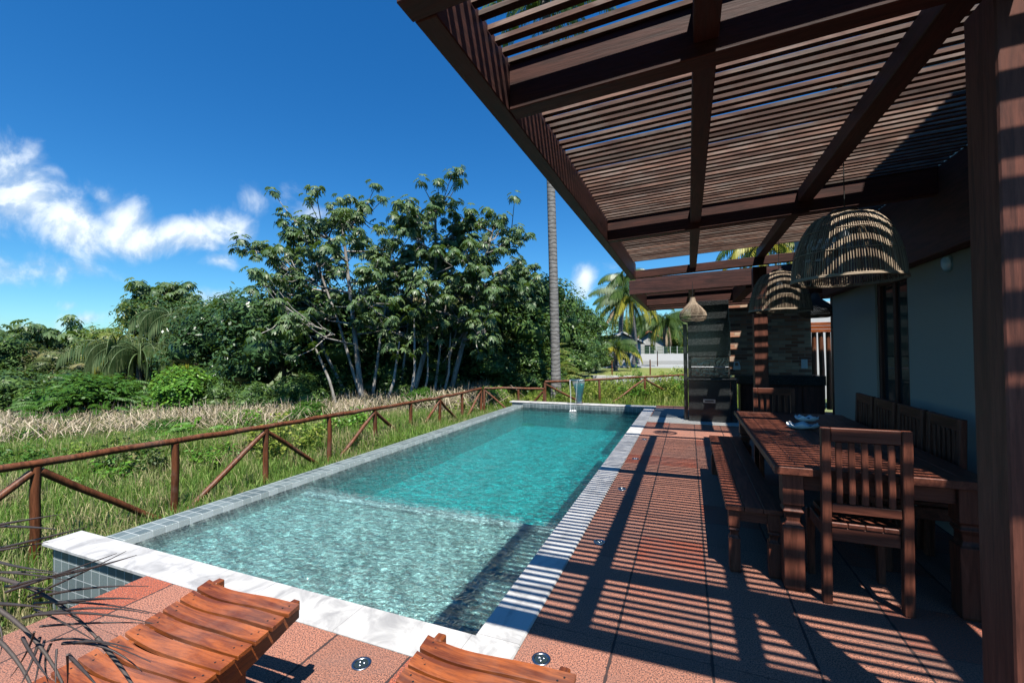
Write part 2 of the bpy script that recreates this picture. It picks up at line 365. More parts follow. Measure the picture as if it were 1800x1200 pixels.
def npmesh(name, V, F, mats, parent=None, mi=None, smooth=False):
    me = bpy.data.meshes.new(name); V = np.asarray(V, np.float32); F = np.asarray(F, np.int32); k = F.shape[1]
    me.vertices.add(len(V)); me.vertices.foreach_set('co', V.ravel())
    me.loops.add(F.size); me.loops.foreach_set('vertex_index', F.ravel())
    me.polygons.add(len(F)); me.polygons.foreach_set('loop_start', np.arange(0, F.size, k, dtype=np.int32))
    try: me.polygons.foreach_set('loop_total', np.full(len(F), k, np.int32))
    except Exception: pass
    for m in (mats if isinstance(mats, (list, tuple)) else [mats]): me.materials.append(m)
    if mi is not None: me.polygons.foreach_set('material_index', np.asarray(mi, np.int32))
    if smooth: me.polygons.foreach_set('use_smooth', np.ones(len(F), bool))
    me.update(calc_edges=True); me.validate()
    o = bpy.data.objects.new(name, me); col.objects.link(o)
    if parent: o.parent = parent
    return o
def tag(o, label=None, cat=None, group=None, kind=None):
    if label: o['label'] = label
    if cat: o['category'] = cat
    if group: o['group'] = group
    if kind: o['kind'] = kind
    return o
def empty(name, loc=(0, 0, 0), rz=0.0, **kw):
    o = bpy.data.objects.new(name, None); o.location = loc; o.rotation_euler = (0, 0, rz); o.empty_display_size = .2; col.objects.link(o)
    return tag(o, **kw)
def copy_tree(o, parent=None):
    c = o.copy(); col.objects.link(c); c.parent = parent
    for ch in list(o.children): copy_tree(ch, c)
    return c
def at(u, v, d):
    # a place seen at column u, row v (1800 x 1200 picture) and d metres along the view axis
    c = np.array([(u - 900) / FW * d, (v - 600) / FW * d, d]); return Vector((float(c @ AX), float(c @ AY), float(c @ AZ) + H))

# ------------------------------------------------------------ ground
GZ = -0.56
def ground_height(x, y):
    z = GZ
    dl = max(0.0, -6.5 - x); z -= 0.035 * min(dl, 14)
    if y > 12.2: z += min(.32, (y - 12.2) * .08)
    z += 0.05 * math.sin(x * .9 + 1) * math.cos(y * .7) * (1 if (x < -5.2 or y > 12.3) else 0)
    return z
def make_ground():
    xs = sorted(set([-900, -400, -200, -120, -80] + list(np.arange(-60, -5, .5)) + [-4.76, -3.46, -3, 2, 4, 6, 9, 14, 20, 30, 45, 60, 100, 300, 900]))
    ys = sorted(set([-300, -60, -20, -8, -4, 1.88, 11.9, 12.2] + list(np.arange(-3, 13, .5)) + list(np.arange(13, 46, 1.0)) + [50, 60, 80, 120, 250, 500, 900]))
    vs, fs = [], []
    for y in ys:
        for x in xs:
            z = ground_height(x, y)
            if (-4.76 < x < 40 and 1.88 < y < 11.9) or (-3.46 < x < 40 and -8 < y < 1.9): z = -3.0
            if abs(x) > 150 or y > 130: z = -1.2
            vs.append((x, y, z))
    n = len(xs)
    for j in range(len(ys) - 1):
        for i in range(n - 1):
            fs.append((j * n + i, j * n + i + 1, (j + 1) * n + i + 1, (j + 1) * n + i))
    m = MB(); m.add(vs, fs, 0, True); m.build('ground', M_ground, kind='structure')
make_ground()

# deck of slabs: a thick plate with the pool cut out of it
m = MB()
m.box(-3.46, 40, -8, 1.852, -.9, 0); m.box(-.822, 40, 1.852, 12.4, -.9, 0)
deck = m.build('deck', [M_deck], kind='structure')

# ------------------------------------------------------------ pool
PX0, PX1, PY0, PY1 = -4.42, -1.07, 2.10, 11.70
WZ = -0.105
pool = empty('swimming_pool', (-2.8, 1.85, 0), label='long turquoise swimming pool with white marble coping and grey tiled rim', cat='swimming pool')
def pp(mb, name, mats, bevel=0.0):
    o = mb.build(name, mats, bevel=bevel); o.parent = pool; o.matrix_parent_inverse = Matrix.Translation((2.8, -1.85, 0)); return o
m = MB()
m.box(-4.84, -.822, 1.845, 2.10, -.022, .012)          # near end
m.box(-1.075, -.822, 2.10, 11.70, -.022, .012)         # beside the deck
m.box(-4.84, -.80, 11.70, 11.97, .012, .042)           # far end
pp(m, 'coping', M_marble, .008)
m = MB(); m.box(-4.66, -4.42, 2.10, 11.70, -.9, -.045); pp(m, 'tiled_rim', M_tile, .006)
m = MB()
m.box(-4.76, -3.3, 1.885, 2.10, -.9, -.024); m.box(-3.3, -.9, 1.90, 2.10, -1.6, -.024)
pp(m, 'near_wall', M_tile)
m = MB(); m.box(-4.76, -.84, 11.725, 11.93, -.9, .010); m.box(-4.42, -1.072, 11.70, 11.724, -1.6, .010)
pp(m, 'far_wall', M_tile)
YS = 4.08
m = MB()
m.box(PX0 + .003, PX1, PY0, YS, -1.6, -.225)
m.box(PX0 + .003, PX1, YS + .001, PY1, -1.75, -.63)
m.box(PX0 - .1, PX0 + .002, PY0, PY1, -1.6, -.05)
m.box(PX1 - .002, PX1 + .1, PY0, PY1, -1.6, -.024)
pp(m, 'basin', M_floor_tile)
m = MB(); m.box(PX0 + .02, PX1 - .02, YS - .13, YS + .004, -.228, -.200); pp(m, 'step_edge', simple('pale_lit_step_edge', (.85, .88, .85), .6), .004)  # lit edge of the ledge, its brightness put into the pale strip colour

def f_water(t, p, co, out):
    t.n.remove(p)
    w1 = t.noise(t.mapping(co, (1, 1.7, 1), rot=(0, 0, .35)), 5.5, 3, .55, 1.1)
    w2 = t.noise(t.mapping(co, (1.5, 1, 1), rot=(0, 0, -.5)), 14, 3, .6, .8)
    h = t.math('ADD', w1, t.math('MULTIPLY', w2, .35))
    nrm = t.bump(h, 1.0, .12)
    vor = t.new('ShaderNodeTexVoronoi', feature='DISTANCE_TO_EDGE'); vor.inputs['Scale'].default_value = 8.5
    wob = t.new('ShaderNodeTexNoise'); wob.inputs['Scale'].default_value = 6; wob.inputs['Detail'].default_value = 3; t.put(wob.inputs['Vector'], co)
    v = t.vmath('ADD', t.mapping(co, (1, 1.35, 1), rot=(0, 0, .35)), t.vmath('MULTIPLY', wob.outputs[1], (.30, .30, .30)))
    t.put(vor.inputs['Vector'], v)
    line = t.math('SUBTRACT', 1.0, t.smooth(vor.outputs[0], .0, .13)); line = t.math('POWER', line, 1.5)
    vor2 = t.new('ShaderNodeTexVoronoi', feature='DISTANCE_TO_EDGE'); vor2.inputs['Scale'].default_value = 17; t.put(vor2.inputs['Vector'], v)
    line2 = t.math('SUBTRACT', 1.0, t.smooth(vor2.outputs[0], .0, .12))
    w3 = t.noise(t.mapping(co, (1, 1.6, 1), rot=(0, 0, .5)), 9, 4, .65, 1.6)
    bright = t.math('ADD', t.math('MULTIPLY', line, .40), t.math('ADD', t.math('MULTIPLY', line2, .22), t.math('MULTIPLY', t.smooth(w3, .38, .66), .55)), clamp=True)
    caustic_tint = t.mix(bright, (.24, .30, .32), (1.8, 1.83, 1.85))  # caustic light network painted into the transparent colour, boosted where ripples would focus
    tr = t.new('ShaderNodeBsdfTransparent'); t.put(tr.inputs[0], caustic_tint)
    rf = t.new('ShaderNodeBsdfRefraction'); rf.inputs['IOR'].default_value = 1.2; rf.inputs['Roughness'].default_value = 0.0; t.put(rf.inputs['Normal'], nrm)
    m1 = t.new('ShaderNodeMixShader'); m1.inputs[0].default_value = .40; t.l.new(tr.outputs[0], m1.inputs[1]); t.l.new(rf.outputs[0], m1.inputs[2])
    gl = t.new('ShaderNodeBsdfGlossy'); gl.inputs['Roughness'].default_value = .04; t.put(gl.inputs['Normal'], nrm)
    fr = t.new('ShaderNodeFresnel'); fr.inputs['IOR'].default_value = 1.33; t.put(fr.inputs['Normal'], nrm)
    m2 = t.new('ShaderNodeMixShader'); t.put(m2.inputs[0], fr.outputs[0]); t.l.new(m1.outputs[0], m2.inputs[1]); t.l.new(gl.outputs[0], m2.inputs[2])
    t.l.new(m2.outputs[0], out.inputs[0])
    ab = t.new('ShaderNodeVolumeAbsorption'); ab.inputs['Color'].default_value = (.0, .935, .955, 1); ab.inputs['Density'].default_value = 1.45
    t.l.new(ab.outputs[0], out.inputs['Volume'])
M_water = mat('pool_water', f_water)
m = MB(); m.box(PX0 + .001, PX1 - .001, PY0 + .001, PY1 - .001, -1.449, WZ)
# the water body keeps a step over the shallow ledge
m = MB()
x0, x1, y0, y1, ys = PX0 - .03, PX1 + .03, PY0 - .03, PY1 + .012, YS - .03
vs = [(x0, y0, WZ), (x1, y0, WZ), (x1, ys, WZ), (x0, ys, WZ), (x1, y1, WZ), (x0, y1, WZ),
      (x0, y0, -.35), (x1, y0, -.35), (x1, ys, -.35), (x0, ys, -.35), (x0, ys, -.8), (x1, ys, -.8), (x1, y1, -.8), (x0, y1, -.8)]
fs = [(0, 1, 2, 3), (3, 2, 4, 5), (6, 9, 8, 7), (9, 10, 11, 8), (10, 13, 12, 11), (0, 6, 7, 1), (1, 7, 8, 2), (2, 8, 11, 12, 4), (4, 12, 13, 5), (3, 5, 13, 10, 9), (0, 3, 9, 6)]
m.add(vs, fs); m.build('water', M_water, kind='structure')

# stainless water spout
sp = empty('water_spout', (-2.81, 11.83, .042), label='curved stainless steel waterfall spout standing on the far end of the pool', cat='water spout')
def ribbon(mb, path, th, mi=0):
    # path: (y, z, half width); thickness along the local normal
    vs = []; n = len(path)
    for i, (y, z, w) in enumerate(path):
        a = path[max(i - 1, 0)]; b = path[min(i + 1, n - 1)]
        dy, dz = b[0] - a[0], b[1] - a[1]; L = math.hypot(dy, dz); ny, nz = -dz / L * th / 2, dy / L * th / 2
        vs += [(-w, y - ny, z - nz), (w, y - ny, z - nz), (w, y + ny, z + nz), (-w, y + ny, z + nz)]
    fs = [(i * 4 + j, i * 4 + (j + 1) % 4, (i + 1) * 4 + (j + 1) % 4, (i + 1) * 4 + j) for i in range(n - 1) for j in range(4)] + [(3, 2, 1, 0), tuple((n - 1) * 4 + j for j in range(4))]
    mb.add(vs, fs, mi, True)
m = MB(); ribbon(m, [(0, 0, .075), (.01, .1, .078), (.02, .25, .10), (.015, .42, .135), (-.02, .56, .165), (-.09, .64, .18), (-.18, .665, .19), (-.27, .655, .20)], .035)
m.build('blade', M_steel, sp, .004)
m = MB(); m.box(-.10, .10, -.07, .07, 0, .012); m.build('base_plate', M_steel, sp, .002)
def f_stream(t, p, co, out):
    p.inputs['Base Color'].default_value = (.9, .95, 1, 1); p.inputs['Transmission Weight'].default_value = .8; p.inputs['Roughness'].default_value = .1; p.inputs['IOR'].default_value = 1.2
M_stream = mat('falling_water', f_stream)
m = MB()
for x in (-.19, -.17, .02):
    m.tube([(-2.81 + x, 11.56, .70), (-2.81 + x * .95, 11.52, .62), (-2.81 + x * .8, 11.47, .35), (-2.81 + x * .6 - .03, 11.44, .05), (-2.81 + x * .5 - .05, 11.43, -.10)], [.004, .003, .003, .003, .004], 5)
for k in range(10):
    a = random.random() * 6.28; r = random.random() ** .5 * .10; h = .02 * (1 - r / .16) + .006
    m.lathe([(0.0, h), (.012, h * .6), (.02, 0)], 6, (-2.88 + r * math.cos(a), 11.42 + r * .8 * math.sin(a), WZ))
sw = m.build('falling_water', [simple('white_splash', (.85, .9, .92), .3)]); tag(sw, 'thin stream of water falling from the steel spout and splashing', 'water', kind='stuff')

# ------------------------------------------------------------ pergola
TK = 0.045; XR = -.78
perg = empty('pergola', (.98, 1.72, 0), label='dark wooden pergola with slatted roof over the deck beside the pool', cat='pergola')
PI_ = Matrix.Translation((-.98, -1.72, 0))
def pg(mb, name, mats, bevel=0.0, kind=None, root=perg, inv=PI_):
    o = mb.build(name, mats, bevel=bevel, kind=kind); o.parent = root; o.matrix_parent_inverse = inv; return o
def cross_beam(y0, y1, x0, x1, z0, z1):
    m = MB(); m.box(x0, x1, y0, y1, z0, z1, 0, TK, XR); return m
XE = 1.83
pg(cross_beam(1.10, 1.190, -.825, XE, 2.60, 2.815), 'cross_beam', MW['darkX'], .004)
pg(cross_beam(1.80, 1.890, -.733, XE, 2.60, 2.808), 'cross_beam', MW['darkX'], .004)
pg(cross_beam(4.385, 4.47, -.733, XE, 2.60, 2.808), 'cross_beam', MW['darkX'], .004)
pg(cross_beam(6.84, 6.93, -.733, XE, 2.60, 2.715), 'cross_beam', MW['darkX'], .004)
m = MB(); m.box(-.82, -.735, 1.192, 6.95, 2.60, 2.845, 0); pg(m, 'edge_beam', MW['darkY'], .004)
for (x0, x1, dz) in ((.035, .125, .055), (.893, 1.0, .10)):
    for ya, yb in ((1.192, 1.798), (1.892, 4.383), (4.472, 6.838)):
        zz = 2.60 + TK * (x0 - XR); m = MB(); m.box(x0, x1, ya, yb, zz + dz, zz + .207); pg(m, 'long_beam', MW['darkY'], .004)
m = MB(); m.box(1.83, 1.948, 1.10, 7.6, 2.26, 2.93); pg(m, 'wall_beam', MW['darkY'], .004)
def slats(y0, y1, pitch, w, h, zb, x0=-.733, x1=XE, parent=perg, inv=PI_):
    m = MB(); y = y0
    while y < y1:
        dz = random.uniform(-.003, .003); dy = random.uniform(-.0055, .0055)
        m.box(x0 + random.uniform(.001, .004), x1, y + dy, y + dy + w, zb + dz, zb + h + dz, 0, TK, XR); y += pitch
    return pg(m, 'slat_panel', MW['slatX'], root=parent, inv=inv)
slats(1.205, 1.80, .0725, .034, .020, 2.811); slats(1.83, 4.42, .0725, .034, .020, 2.811); slats(4.44, 6.68, .0725, .034, .020, 2.811)
for i, (x, y, w, z1) in enumerate(((.912, 1.83, .165, 2.66), (.86, 6.95, .17, 2.67))):
    m = MB(); m.box(x, x + w, y if i else y - .002, y + w, 0, z1 - (.0 if i else .0)); pg(m, 'post', MW['post'], .005)

# kitchen roof
kr = empty('kitchen_pergola', (.9, 8.0, 0), label='second smaller wooden slatted roof over the outdoor kitchen', cat='pergola'); KI = Matrix.Translation((-.9, -8.0, 0))
def kg(mb, name, mats, bevel=.004): return pg(mb, name, mats, bevel, None, kr, KI)
m = MB(); m.box(-.93, 2.9, 7.70, 7.80, 2.46, 2.70, 0, .03, -.93); kg(m, 'cross_beam', MW['darkX'])
m = MB(); m.box(-.93, -.84, 7.802, 11.2, 2.46, 2.70); kg(m, 'edge_beam', MW['darkY'])
for y in (10.02, 10.50, 11.10):
    m = MB(); m.box(-.838, 2.9, y, y + .08, 2.46, 2.69, 0, .03, -.93); kg(m, 'cross_beam', MW['darkX'])
m = MB(); m.box(.02, .12, 7.802, 10.018, 2.50, 2.72); kg(m, 'long_beam', MW['darkY'])
m = MB(); m.box(.86, 1.02, 7.802, 10.018, 2.48, 2.745); kg(m, 'long_beam', MW['darkY'])
m = MB(); y = 7.82
while y < 11.05:
    m.box(-.838, 2.9, y, y + .046, 2.702, 2.745, 0, .03, -.93); y += .12
kg(m, 'slat_panel', MW['darkX'], 0)
m = MB(); m.box(2.72, 2.86, 10.62, 10.76, 0, 2.56); kg(m, 'post', MW['darkZ'])
m = MB(); m.box(-.90, -.80, 10.85, 10.95, 0, 2.459)

# ------------------------------------------------------------ house
house = empty('house', (1.95, 2.22, 0), label='grey plastered house wall with a tall dark glass door behind the dining table', cat='house'); HI = Matrix.Translation((-1.95, -2.22, 0))
def hg(mb, name, mats, bevel=0.0): return pg(mb, name, mats, bevel, None, house, HI)
m = MB()
m.box(1.95, 5.0, 2.22, 5.27, 0, 5.0); m.box(1.95, 5.0, 5.27, 6.05, 2.26, 5.0); m.box(1.95, 5.0, 6.05, 7.6, 0, 5.0)
hg(m, 'wall', M_plaster)
m = MB(); m.box(2.2, 5.0, 7.601, 11.2, 2.95, 5.0); hg(m, 'upper_wall', M_plaster)
m = MB(); m.box(1.9, 5.1, 2.17, 11.3, 5.001, 5.12); hg(m, 'roof', M_concrete)
m = MB(); m.box(1.97, 2.04, 5.272, 5.34, 0, 2.258); m.box(1.97, 2.04, 5.98, 6.048, 0, 2.258); m.box(1.97, 2.04, 5.341, 5.979, 2.19, 2.258); m.box(1.98, 2.03, 5.62, 5.68, 0.03, 2.189)
door = hg(m, 'glass_door', MW['darkZ'], .004)
m = MB(); m.box(2.0, 2.01, 5.341, 5.619, .03, 2.189); m.box(2.0, 2.01, 5.681, 5.979, .03, 2.189); o = hg(m, 'door_glass', M_glass)
lamp = empty('wall_lamp', (1.949, 4.53, 2.19), label='small white oval lamp high on the grey house wall', cat='wall lamp')
m = MB(); m.lathe([(.0, -.07), (.03, -.06), (.045, -.02), (.045, .03), (.03, .05), (0, .055)], 14, (-.01, 0, 0)); m.build('shade', M_ceramic, lamp)
m = MB(); m.box(-.012, 0, -.025, .025, -.03, .045); m.build('backplate', M_steel, lamp)

# ------------------------------------------------------------ outdoor kitchen
KY = 11.3
oven = empty('barbecue', (.38, 9.9, 0), label='tall black granite barbecue block with a chimney and glass oven door', cat='barbecue'); OI = Matrix.Translation((-.38, -9.9, 0))
def og(mb, name, mats, bevel=.005, inv=OI, root=oven): return pg(mb, name, mats, bevel, None, root, inv)
m = MB(); m.box(-.012, .785, 9.90, 10.6, 0, .86); m.box(.785, .905, 9.93, 10.6, 0, .86); og(m, 'body', M_granite)
m = MB(); m.box(-.012, .785, 9.96, 10.6, .90, 1.36); og(m, 'oven_case', M_granite)
m = MB(); m.box(-.012, .80, 9.93, 10.6, 1.362, 2.08); m.box(.06, .78, 9.94, 10.55, 2.081, 2.52); og(m, 'chimney', M_granite)
m = MB(); m.box(-.02, .93, 9.88, 10.62, .861, .899); og(m, 'counter', M_granite)
m = MB(); m.box(-.10, -.022, 10.0, 10.6, 0, 2.05); og(m, 'side_panel', M_granite)
def f_oven(t, p, co, out):
    n = t.noise(co, 5, 2, .4, 2.5)
    p.inputs['Base Color'].default_value = (.12, .12, .12, 1); p.inputs['Roughness'].default_value = .22; p.inputs['Metallic'].default_value = .9
    t.put(p.inputs['Normal'], t.bump(n, .25, .02))
m = MB(); m.box(.05, .76, 9.935, 9.958, .93, 1.34); og(m, 'oven_door', mat('reflective_oven_door', f_oven))
m = MB(); m.tube([(.05, 9.90, 1.14), (.76, 9.90, 1.14)], .011, 8); m.box(.06, .075, 9.90, 9.936, 1.13, 1.15); m.box(.735, .75, 9.90, 9.936, 1.13, 1.15); og(m, 'handle', M_steel, 0)
m = MB(); m.box(.27, .50, 9.886, 9.899, .40, .475); og(m, 'drawer_pull', M_steel, .003)
m = MB(); m.box(.30, .47, 9.882, 9.887, .425, .45); og(m, 'pull_slot', M_blackmetal, 0)
kit = empty('outdoor_kitchen', (1.7, KY, 0), label='outdoor kitchen counter with a rustic brick wall behind a black worktop', cat='kitchen'); KI2 = Matrix.Translation((-1.7, -KY, 0))
def kk(mb, name, mats, bevel=.004): return pg(mb, name, mats, bevel, None, kit, KI2)
m = MB(); m.box(.80, 2.50, KY, KY + .18, .9, 2.66); kk(m, 'brick_wall', M_brick, 0)
m = MB(); m.box(.93, 2.62, KY - .56, KY - .001, .74, .94); kk(m, 'worktop', M_granite)
m = MB(); m.box(1.05, 2.60, KY - .50, KY - .02, .06, .739); kk(m, 'cabinet', MW['darkZ'])
for i, x in enumerate((1.08, 1.46, 1.84, 2.22)):
    m = MB(); m.box(x, x + .36, KY - .520, KY - .501, .10, .71); kk(m, 'cabinet_door', MW['darkZ'])
m = MB(); m.tube([(1.58, KY - .16, .941), (1.58, KY - .16, 1.13), (1.58, KY - .19, 1.20), (1.58, KY - .26, 1.21), (1.58, KY - .30, 1.17)], .013, 8); m.box(1.55, 1.61, KY - .19, KY - .13, .941, .96)
kk(m, 'tap', M_steel, 0)
m = MB(); m.box(2.30, 2.42, KY - .012, KY - .001, 1.07, 1.27); o = kk(m, 'socket_plate', M_ceramic, .003)
m = MB(); m.box(.955, 1.10, KY - .10, KY - .001, 1.03, 1.12); m.tube([(.975, KY - .06, 1.121), (.985, KY - .06, 1.20), (1.06, KY - .06, 1.21), (1.08, KY - .06, 1.121)], .018, 8); kk(m, 'towel_holder', M_ceramic, 0)
pf = empty('pole_fence', (3.2, 12.9, 0), label='dark fence of upright wooden poles beside the brick kitchen wall', cat='fence'); PFI = Matrix.Translation((-3.2, -12.9, 0))
m = MB(); x = 2.72
while x < 4.6:
    r = random.uniform(.045, .075); xx = x + r; m.tube([(xx, 12.9, 0), (xx + random.uniform(-.012, .012), 12.9, 1.0), (xx + random.uniform(-.015, .015), 12.9, 1.90)], [r, r * .95, r * .9], 8); x += 2 * r + random.choice([.0, .02, .04, .0])
pg(m, 'pole_panel', MW['pole'], 0, None, pf, PFI)
m = MB()
for k in range(3): m.box(2.70, 4.6, 12.80, 12.84, 1.90 + k * .085, 1.98 + k * .085)
pg(m, 'board', MW['orangeX'], .004, None, pf, PFI)
m = MB(); m.box(2.2, 8.5, 15.5, 15.8, 0, 2.9); o = m.build('boundary_wall', M_white); tag(o, 'white rendered wall just behind the dark pole fence', 'wall')
m = MB(); m.box(-.80, -.115, 10.25, 11.69, .003, .03); o = m.build('door_mat', M_mat, bevel=.01); tag(o, 'dark slate coloured mat on the deck between pool end and barbecue', 'mat')
m = MB(); m.box(-.82, 3.4, 9.55, 10.25, .001, .012); o = m.build('path', M_concrete, kind='structure')

# ------------------------------------------------------------ furniture
def leg_profile(h, a):
    return [(0, a * .80), (.02, a * .95), (h * .55, a), (h * .56, a * .80), (h * .59, a * .62), (h * .64, a * .72), (h * .68, a), (h * .70, a * .82), (h * .72, a * .82), (h * .735, a), (h, a)]
def turned_leg(x, y, h, a):
    m = MB(); m.loft([(x, y, z, r, r) for z, r in leg_profile(h, a)]); return m
tb = empty('dining_table', (1.02, 4.48, 0), label='long dark wooden dining table with carved legs on the shaded deck', cat='table')
m = MB(); W_, L_ = .53, 1.32
nb = 8
for k in range(nb):
    xa = -W_ + .002 + (2 * W_ - .004) * k / nb; m.box(xa, xa + (2 * W_ - .004) / nb - .0025, -L_ + .101, L_ - .101, .735, .78)
m.box(-W_, W_, -L_, -L_ + .10, .733, .781); m.box(-W_, W_, L_ - .10, L_, .733, .781)
m.build('tabletop', MW['tableY'], tb, .003)
m = MB(); m.box(-W_ + .10, -W_ + .13, -L_ + .14, L_ - .14, .63, .732); m.box(W_ - .13, W_ - .10, -L_ + .14, L_ - .14, .63, .732); m.box(-W_ + .14, W_ - .14, -L_ + .075, -L_ + .10, .63, .732); m.box(-W_ + .14, W_ - .14, L_ - .10, L_ - .075, .63, .732)
m.build('apron', MW['tableX'], tb, .003)
for sx in (-1, 1):
    for sy in (-1, 1): turned_leg(sx * (W_ - .105), sy * (L_ - .10), .731, .058).build('leg', MW['tableZ'], tb, .003)
bn = empty('bench', (.39, 4.60, 0), label='long backless wooden bench on the pool side of the dining table', cat='bench')
m = MB()
for k in range(3): xa = -.17 + k * .1135; m.box(xa, xa + .112, -1.29, 1.29, .425, .458)
m.build('seat', MW['tableY'], bn, .003)
m = MB(); m.box(-.11, .11, -1.245, -1.22, .345, .424); m.box(-.11, .11, 1.22, 1.245, .345, .424); m.box(-.135, -.115, -1.2, 1.2, .345, .424); m.box(.115, .135, -1.2, 1.2, .345, .424)
m.build('apron', MW['tableX'], bn, .003)
for sx in (-1, 1):
    for sy in (-1, 1): turned_leg(sx * .118, sy * 1.235, .424, .035).build('leg', MW['tableZ'], bn, .002)

def make_chair():
    c = empty('dining_chair', (0, 0, 0), label='wooden slat back dining chair at the near end of the table', cat='chair', group='dining chairs round the wooden table')
    for s in (-1, 1):
        m = MB(); a = .024
        m.loft([(s * .192, -.19, 0, a, a), (s * .192, -.205, .45, a, a), (s * .192, -.225, 1.046, a, a * .8)]); m.build('rear_leg', MW['tableZ'], c, .004)
        m = MB(); m.loft([(s * .19, .18, 0, .02, .02), (s * .19, .18, .44, .024, .024)]); m.build('front_leg', MW['tableZ'], c, .004)
    m = MB(); m.box(-.167, .167, -.235, -.207, .965, 1.046); m.build('top_rail', MW['tableX'], c, .004)
    m = MB(); m.box(-.167, .167, -.222, -.196, .545, .60); m.build('lower_rail', MW['tableX'], c, .004)
    for k in range(5):
        x = -.125 + k * .0625; m = MB(); m.box(x - .0165, x + .0165, -.222, -.206, .601, .964); m.build('back_slat', MW['tableZ'], c, .004)
    m = MB()
    for k in range(4): m.box(-.167 + k * .084 + .001, -.167 + (k + 1) * .084 - .001, -.205, .21, .455, .482)
    m.build('seat', MW['tableY'], c, .004)
    m = MB(); m.box(-.166, .166, -.200, -.178, .375, .454); m.box(-.165, .165, .17, .19, .375, .454); m.box(-.20, -.18, -.17, .155, .375, .454); m.box(.18, .20, -.17, .155, .375, .454)
    m.build('apron', MW['tableX'], c, .003)
    return c
ch = make_chair(); ch.location = (.94, 3.34, 0)
wall_labels = ['nearest of the four wooden chairs along the wall side of the table', 'second nearest of the four wooden chairs along the wall side', 'third nearest of the four wooden chairs along the wall side', 'farthest of the four wooden chairs along the wall side']
c2 = copy_tree(ch); c2.location = (.93, 5.74, 0); c2.rotation_euler = (0, 0, math.pi); c2['label'] = 'wooden slat back chair at the far end of the table by the kitchen'
for i, y in enumerate((3.93, 4.42, 4.91, 5.40)):
    c3 = copy_tree(ch); c3.location = (1.42, y, 0); c3.rotation_euler = (0, 0, R(90)); c3['label'] = wall_labels[i]

# leaf shaped dishes
def leaf_dish(name, loc, rz, s, label):
    e = empty(name, loc, rz, label=label, cat='dish', group='white leaf shaped dishes on the table')
    n = 40; prof = []
    def rad(a): return s * (.62 + .20 * math.cos(a) + .10 * abs(math.sin(3.5 * a)))
    def ring(k, z): return [(k * rad(2 * math.pi * j / n) * math.cos(2 * math.pi * j / n) * 1.5, k * rad(2 * math.pi * j / n) * math.sin(2 * math.pi * j / n), z + (.012 * math.sin(7 * 2 * math.pi * j / n) * k if k > .8 else 0)) for j in range(n)]
    m = MB(); R1 = ring(.5, .004) + ring(.8, .018) + ring(1.0, .042) + ring(1.03, .036) + ring(.8, .010) + ring(.5, 0)
    fs = [(i * n + j, i * n + (j + 1) % n, (i + 1) * n + (j + 1) % n, (i + 1) * n + j) for i in range(5) for j in range(n)]
    m.add(R1, fs, 0, True); m.add(ring(.5, 0.0), [tuple(reversed(range(n)))]); m.build('rim', M_ceramic, e)
    m = MB(); m.add(ring(.81, .021) + [(0, 0, .006)], [(j, (j + 1) % n, n) for j in range(n)], 0, True); m.build('glazed_bowl', M_ceramicb, e)
    return e
leaf_dish('leaf_dish', (.93, 4.72, .782), .1, .125, 'larger white rimmed leaf shaped dish lying on the dining table')
leaf_dish('leaf_dish', (1.00, 4.86, .832), -.3, .09, 'smaller white leaf dish stacked on top of the larger one')
m = MB(); m.box(.985, 1.015, 4.83, 4.87, .80, .832)

# pendant lamps
def dome_lamp(x, y, zrim, label):
    e = empty('pendant_lamp', (x, y, zrim), label=label, cat='pendant lamp', group='large woven dome lamps over the table')
    Rr = .325; h = .47
    prof = lambda t: (Rr * (1 - .06 * t) * math.cos(t * 1.28) ** .72 if t < 1 else .07, h * math.sin(t * 1.35) / math.sin(1.35))
    def P(t, a, dr=0):
        r, z = prof(t); r = r * 1.0 + dr
        return (r * math.cos(a), r * math.sin(a), z)
    m = MB(); n = 132
    for j in range(n):
        a = 2 * math.pi * j / n; wob = random.uniform(-.006, .006); rr = random.uniform(.0030, .0046)
        t1 = 1.0 if j % 2 == 0 else .86
        m.tube([P(t1 * k / 7, a + wob * math.sin(k * 1.3 + j), random.uniform(-.002, .002)) for k in range(8)], rr, 4, cap=False)
    m.build('woven_shade', M_wicker, e)
    m = MB()
    for t, rr in ((0, .008), (.015, .006), (.28, .0035), (.55, .0035), (.80, .0035), (1, .006)):
        m.tube([P(t, 2 * math.pi * k / 48, .003) for k in range(49)], rr, 5, cap=False)
    m.build('hoop', M_wicker, e)
    m = MB(); m.lathe([(.0, h + .03), (.075, h + .028), (.08, h + .012), (.02, h + .008), (.02, h - .08), (0, h - .08)], 16); m.build('cap', M_blackmetal, e)
    m = MB(); m.lathe([(0, h - .19), (.025, h - .18), (.032, h - .15), (.02, h - .10), (.012, h - .085)], 14); m.build('bulb', M_ceramic, e)
    ztop = 2.62 + TK * (x - XR) + .19 - zrim
    m = MB(); m.tube([(0, 0, h + .028), (0, 0, ztop)], .0035, 6); m.build('cord', M_cord, e)
    return e
dome_lamp(1.03, 3.69, 1.985, 'large woven dome pendant lamp hanging over the near half of the table')
dome_lamp(1.03, 6.08, 1.965, 'woven dome pendant lamp hanging over the far end of the table')
